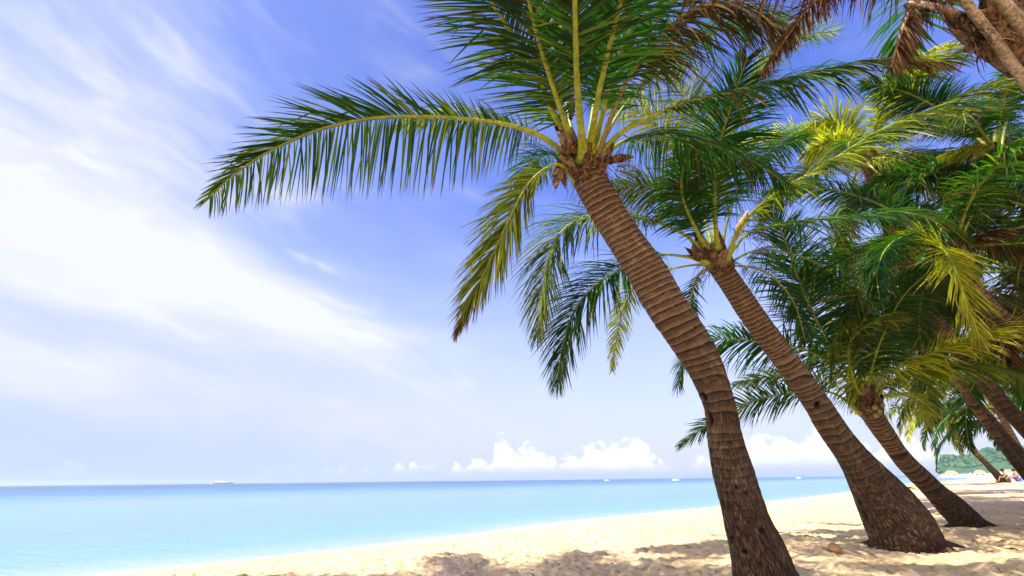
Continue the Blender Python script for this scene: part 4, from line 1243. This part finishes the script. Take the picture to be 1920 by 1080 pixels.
def boxes(lst):
    V, F_ = [], []
    for (x0, x1, y0, y1, z0, z1, *tp) in lst:
        k = tp[0] if tp else 1.0
        cx, cy = (x0 + x1) / 2, (y0 + y1) / 2
        b = len(V)
        for z, s__ in ((z0, 1.0), (z1, k)):
            for (x, y) in ((x0, y0), (x1, y0), (x1, y1), (x0, y1)):
                V.append((cx + (x - cx) * s__, cy + (y - cy) * s__, z))
        F_ += [(b, b + 3, b + 2, b + 1), (b + 4, b + 5, b + 6, b + 7), (b, b + 1, b + 5, b + 4), (b + 1, b + 2, b + 6, b + 5), (b + 2, b + 3, b + 7, b + 6), (b + 3, b, b + 4, b + 7)]
    return V, F_


def hull_mesh(L, B, H, sheer=0.25, rows=13):
    V, F_ = [], []
    for i in range(rows):
        t = i / (rows - 1) * 2 - 1
        w = B / 2 * (1 - abs(t) ** 2.6) + 0.01 * B
        zt = H * (1 + sheer * t * t)
        x = t * L / 2
        for (yy, zz) in ((-w, zt), (-w * 0.75, H * 0.35), (-w * 0.15, -0.15 * H + H * 0.3 * abs(t) ** 3), (w * 0.15, -0.15 * H + H * 0.3 * abs(t) ** 3), (w * 0.75, H * 0.35), (w, zt)):
            V.append((x, yy, zz))
    for i in range(rows - 1):
        for j in range(5):
            a_ = i * 6 + j
            F_.append((a_, a_ + 1, a_ + 7, a_ + 6))
        F_.append((i * 6 + 5, i * 6, i * 6 + 6, i * 6 + 11))
    F_.append((0, 5, 4, 3, 2, 1)); e = (rows - 1) * 6
    F_.append((e, e + 1, e + 2, e + 3, e + 4, e + 5))
    return V, F_


def on_sea(px, dist):
    dirv = Vector((ray(px, 895).x, ray(px, 895).y, 0)).normalized()
    p = CAM + dirv * dist
    return Vector((p.x, p.y, 0.0)), math.atan2(-dirv.x, dirv.y)


# white ferry on the horizon
loc, rz = on_sea(418, 1700)
fe = empty('ferry', loc); fe.rotation_euler = (0, 0, rz)
tag(fe, 'long white ferry on the horizon of the open sea', 'ship')
mesh_obj('hull', *hull_mesh(58, 11, 3.6, 0.2), m_white, fe, smooth=False)
mesh_obj('superstructure', *boxes([(-20, 24, -4.4, 4.4, 3.6, 6.0), (-18, 16, -3.8, 3.8, 6.0, 7.6)]), m_white, fe, smooth=False)
mesh_obj('wheelhouse', *boxes([(-18, -10, -3.6, 3.6, 7.6, 10.0, 0.85)]), m_white, fe, smooth=False)
mesh_obj('funnel', *boxes([(-6, -3, -1.4, 1.4, 7.6, 10.2, 0.8)]), m_white, fe, smooth=False)
v, f = tube([(-14, 0, 10), (-14, 0, 14)], [0.2, 0.08], 6)
mesh_obj('mast', v, f, m_white, fe)
mesh_obj('window_strip', *boxes([(-19, 22, -4.46, 4.46, 4.6, 5.3), (-18.1, -9.9, -3.65, 3.65, 8.5, 9.2)]), m_glassd, fe, smooth=False)


# small outrigger boats
def outrigger(label, px, dist, length, sail=False, yaw=0.0):
    loc, rz = on_sea(px, dist)
    o = empty('sailing_boat' if sail else 'outrigger_boat', loc)
    o.rotation_euler = (0, 0, rz + yaw)
    tag(o, label, 'boat', 'small boats on the bay')
    k = length / 20.0
    mesh_obj('hull', *hull_mesh(10 * k, 1.3 * k, 0.9 * k, 0.5), m_white, o, smooth=False)
    if not sail:
        mesh_obj('cabin', *boxes([(-2 * k, 2 * k, -0.6 * k, 0.6 * k, 0.9 * k, 2.0 * k, 0.9), (-2.4 * k, 2.4 * k, -0.8 * k, 0.8 * k, 2.0 * k, 2.15 * k)]), m_white, o, smooth=False)
    for s in (-1, 1):
        v, f = tube([(-4.2 * k, s * 3 * k, 0.2 * k), (0, s * 3.1 * k, 0.1 * k), (4.2 * k, s * 3 * k, 0.2 * k)], [0.08 * k, 0.12 * k, 0.08 * k], 6)
        mesh_obj('outrigger_float', v, f, m_white, o)
        v, f = tube([(0.8 * k, 0, 1.0 * k), (0.8 * k, s * 1.6 * k, 0.9 * k), (0.8 * k, s * 3.1 * k, 0.15 * k)], [0.06 * k] * 3, 5)
        mesh_obj('outrigger_arm', v, f, m_wdark, o)
    v, f = tube([(0.5 * k, 0, 0.8 * k), (0.5 * k, 0, (9.0 if sail else 3.6) * k)], [0.09 * k, 0.05 * k], 6)
    mesh_obj('mast', v, f, m_wdark, o)
    if sail:
        V = []; r_ = 8
        for i in range(r_):
            for j in range(r_):
                u, w = i / (r_ - 1), j / (r_ - 1)
                V.append(((0.4 - 5.0 * w * (1 - u)) * k, 0.5 * k * math.sin(w * math.pi) * (1 - u), (1.4 + 7.4 * u) * k))
        so_ = mesh_obj('sail', V, grid_faces(r_, r_, False), m_white, o)
        md = so_.modifiers.new('t', 'SOLIDIFY'); md.thickness = 0.03
    return o


outrigger('small white boat on the horizon under the taller cumulus clouds', 1137, 700, 12)
outrigger('white boat on the horizon nearest to the left side of the big trunk', 1266, 560, 14)
outrigger('small white boat on the horizon just right of the big trunk', 1497, 900, 14)
outrigger('white sailing boat with raised sail in front of the wooded headland', 1822, 420, 8.5, sail=True, yaw=0.2)
outrigger('white outrigger boat moored under the headland cliffs', 1798, 560, 12, yaw=-0.3)

# white bungalow on the headland shore
m_wall, n = material('white_plaster')
n.out(n.bsdf(n.mix(n.noise(n.node('ShaderNodeTexCoord').outputs['Object'], 0.8, 4), (0.70, 0.68, 0.62), (0.82, 0.80, 0.76)), 0.8, 0.2))
m_roof, n = material('clay_roof')
n.out(n.bsdf(n.mix(n.noise(n.node('ShaderNodeTexCoord').outputs['Object'], 1.2, 4), (0.35, 0.14, 0.08), (0.55, 0.28, 0.16)), 0.8, 0.2))
for k, (px, dist, w_, lab) in enumerate(((1786, 655, 9, 'pale bungalow at the seaward end of the headland'), (1840, 650, 8, 'pale bungalow on the headland shore behind the far trunk'), (1893, 655, 11, 'wide pale bungalow on the headland shore right of the far trunk'))):
    loc, rz = on_sea(px, dist)
    h_ = empty('bungalow', loc + Vector((0, 0, 1.0))); h_.rotation_euler = (0, 0, rz)
    tag(h_, lab, 'house', 'bungalows on the headland shore')
    mesh_obj('wall', *boxes([(-w_ / 2, w_ / 2, -3, 3, -1, 3.2)]), m_wall, h_, smooth=False)
    V = [(-w_ / 2 - .5, -3.5, 3.2), (w_ / 2 + .5, -3.5, 3.2), (w_ / 2 + .5, 3.5, 3.2), (-w_ / 2 - .5, 3.5, 3.2), (-w_ / 4, 0, 5.4), (w_ / 4, 0, 5.4)]
    mesh_obj('roof', V, [(0, 1, 5, 4), (1, 2, 5), (2, 3, 4, 5), (3, 0, 4), (3, 2, 1, 0)], m_roof, h_, smooth=False)
    for x in (-w_ / 4, w_ / 4):
        mesh_obj('window', *boxes([(x - 0.8, x + 0.8, -3.05, -2.95, 0.8, 2.2)]), m_glassd, h_, smooth=False)


# people sitting under the far palm
def person_mat(name, col):
    m, n = material(name)
    n.out(n.bsdf(n.mix(n.noise(n.node('ShaderNodeTexCoord').outputs['Object'], 12, 3), tuple(c * 0.8 for c in col), col), 0.8, 0.2))
    return m
m_skin = person_mat('skin', (0.35, 0.19, 0.12)); m_hair = person_mat('hair', (0.02, 0.015, 0.012))


def seated_person(label, loc, yaw, shirt, shorts, seed):
    """sitting on the sand, knees drawn up, arms round the shins; one skinned surface"""
    o = empty('person', loc); o.rotation_euler = (0, 0, yaw)
    tag(o, label, 'person')
    # local: +x forward
    J = {'pel': ((0, 0, .12), .15), 'sp': ((.04, 0, .34), .13), 'ch': ((.10, 0, .52), .15), 'nk': ((.13, 0, .66), .055), 'hd': ((.17, 0, .78), .095), 'ht': ((.17, 0, .88), .075)}
    Ed = [('pel', 'sp'), ('sp', 'ch'), ('ch', 'nk'), ('nk', 'hd'), ('hd', 'ht')]
    for s, t in ((-1, 'l'), (1, 'r')):
        J['hp' + t] = ((.06, s * .11, .12), .09); J['kn' + t] = ((.42, s * .14, .44), .062); J['an' + t] = ((.60, s * .11, .07), .042); J['to' + t] = ((.78, s * .12, .03), .03)
        J['sh' + t] = ((.10, s * .19, .56), .06); J['el' + t] = ((.26, s * .26, .36), .042); J['wr' + t] = ((.48, s * .10, .34), .030); J['hn' + t] = ((.54, s * .03, .32), .030)
        Ed += [('pel', 'hp' + t), ('hp' + t, 'kn' + t), ('kn' + t, 'an' + t), ('an' + t, 'to' + t), ('ch', 'sh' + t), ('sh' + t, 'el' + t), ('el' + t, 'wr' + t), ('wr' + t, 'hn' + t)]
        for fi, (dx_, dz_) in enumerate(((.05, .015), (.055, .0), (.05, -.015), (.042, -.03))):
            J['f%d%s' % (fi, t)] = ((.54 + dx_, s * .0 + -s * .03, .32 + dz_), .008)
            Ed.append(('hn' + t, 'f%d%s' % (fi, t)))
        J['th' + t] = ((.53, s * .02, .37), .010); Ed.append(('wr' + t, 'th' + t))
    names = list(J)
    def skin(nm, keys, grow, mat, lev=2):
        me = bpy.data.meshes.new(nm)
        idx = {k_: i for i, k_ in enumerate(keys)}
        me.from_pydata([J[k_][0] for k_ in keys], [(idx[a_], idx[b_]) for a_, b_ in Ed if a_ in idx and b_ in idx], [])
        ob = bpy.data.objects.new(nm, me); C.objects.link(ob); ob.parent = o
        md = ob.modifiers.new('skin', 'SKIN')
        for i, k_ in enumerate(keys):
            r_ = J[k_][1] + grow
            me.skin_vertices[0].data[i].radius = (r_, r_)
        me.skin_vertices[0].data[0].use_root = True
        md.use_smooth_shade = True
        sb = ob.modifiers.new('sub', 'SUBSURF'); sb.levels = 1; sb.render_levels = lev
        me.materials.append(mat)
        return ob
    for nm in ('v',):
        pass
    body_keys = ['pel'] + [k_ for k_ in names if k_ != 'pel']
    skin('body', body_keys, 0.0, m_skin)
    skin('shirt', ['sp', 'ch', 'shl', 'shr'], 0.018, shirt)
    skin('shorts', ['pel', 'hpl', 'hpr', 'knl', 'knr'], 0.014, shorts)
    V = []
    for i in range(7):
        ph = math.pi * 0.62 * i / 6
        for j in range(12):
            a_ = 2 * math.pi * j / 12
            V.append((.155 + .108 * math.sin(ph) * math.cos(a_), .108 * math.sin(ph) * math.sin(a_), .82 + .12 * math.cos(ph)))
    mesh_obj('hair', V, grid_faces(7, 12, True), m_hair, o)
    return o


pa, _ = ground_hit(1893, 905)
pb, _ = ground_hit(1912, 903)
pa.z = surf(pa.x, pa.y); pb.z = surf(pb.x, pb.y)


def add_person(*a):
    return seated_person(*a)
try:
    add_person('person in dark clothes sitting on the sand against the far palm trunk', pa, 2.6, person_mat('dark_shirt', (0.03, 0.03, 0.04)), person_mat('dark_shorts', (0.03, 0.03, 0.03)), 1)
    add_person('person in pink shirt and blue shorts sitting on the sand at the right edge', pb, 2.9, person_mat('pink_shirt', (0.65, 0.20, 0.28)), person_mat('blue_shorts', (0.05, 0.10, 0.45)), 2)
except Exception as e:
    print('PERSON', e)

# ================================================================== litter on the sand
def on_sand(px, py, up=0.0):
    g, d = ground_hit(px, py)
    return np.array([g.x, g.y, surf(g.x, g.y) + up])


def stick(label, a_, b_, r, name='twig', bend=0.03):
    pa_, pb_ = on_sand(*a_), on_sand(*b_)
    mid_ = (pa_ + pb_) / 2 + np.array([0, 0, bend])
    c_, _ = catmull([tuple(pa_ + [0, 0, r]), tuple(mid_ + [0, 0, r]), tuple(pb_ + [0, 0, r * 0.6])], 9)
    rr = np.linspace(r, r * 0.4, 9) * (1 + 0.2 * np.sin(np.arange(9) * 2.1))
    v, f = tube(c_, rr, 7)
    o = mesh_obj(name, v, f, m_root)
    tag(o, label, 'stick' if name == 'twig' else name.replace('_', ' '))
    return o


stick('short dark stick lying on shaded sand near the bottom right', (1886, 1027), (1911, 1029), 0.022)
stick('thin driftwood lying on bright sand between second and third trunks', (1704, 917), (1722, 918), 0.05, 'driftwood')
stick('thin twig on the sand in front of the rooted trunk', (1632, 1040), (1645, 1046), 0.006)
stick('thin twig on the sand just right of the long root', (1822, 1010), (1834, 1018), 0.008)
hv = on_sand(1568, 1040, 0.045)
V = []
for i in range(9):
    ph = math.pi * i / 8
    for j in range(14):
        a_ = 2 * math.pi * j / 14
        k_ = 1 + 0.25 * mnoise.noise(Vector((math.cos(a_) * 1.5, math.sin(a_) * 1.5, ph * 1.5)))
        V.append(hv + np.array([0.10 * math.sin(ph) * math.cos(a_), 0.085 * math.sin(ph) * math.sin(a_), 0.075 * math.cos(ph)]) * k_)
m_husk, n = material('old_husk')
n.out(n.bsdf(n.mix(n.noise(n.node('ShaderNodeTexCoord').outputs['Object'], 14, 5, 0.7), (0.20, 0.10, 0.04), (0.48, 0.30, 0.16)), 0.85, 0.2, None))
tag(mesh_obj('coconut_husk', V, grid_faces(9, 14, True), m_husk), 'brown coconut husk half sunk in the sand between the first two trunks', 'husk')

# ================================================================== sea air: far things fade to pale blue
m_haze = bpy.data.materials.new('sea_haze')
m_haze.use_nodes = True
nt = m_haze.node_tree
nt.nodes.clear()
pv = nt.nodes.new('ShaderNodeVolumePrincipled')
pv.inputs['Color'].default_value = (0.62, 0.76, 0.95, 1)
pv.inputs['Density'].default_value = 0.00024
pv.inputs['Anisotropy'].default_value = 0.2
ho = nt.nodes.new('ShaderNodeOutputMaterial')
nt.links.new(pv.outputs[0], ho.inputs['Volume'])
V, F_ = boxes([(-5200, 5200, -5200, 5200, -6.0, 33.0)])
hz_ = mesh_obj('haze', V, F_, m_haze, smooth=False)
tag(hz_, 'pale sea haze over the bay', 'haze', kind='stuff')
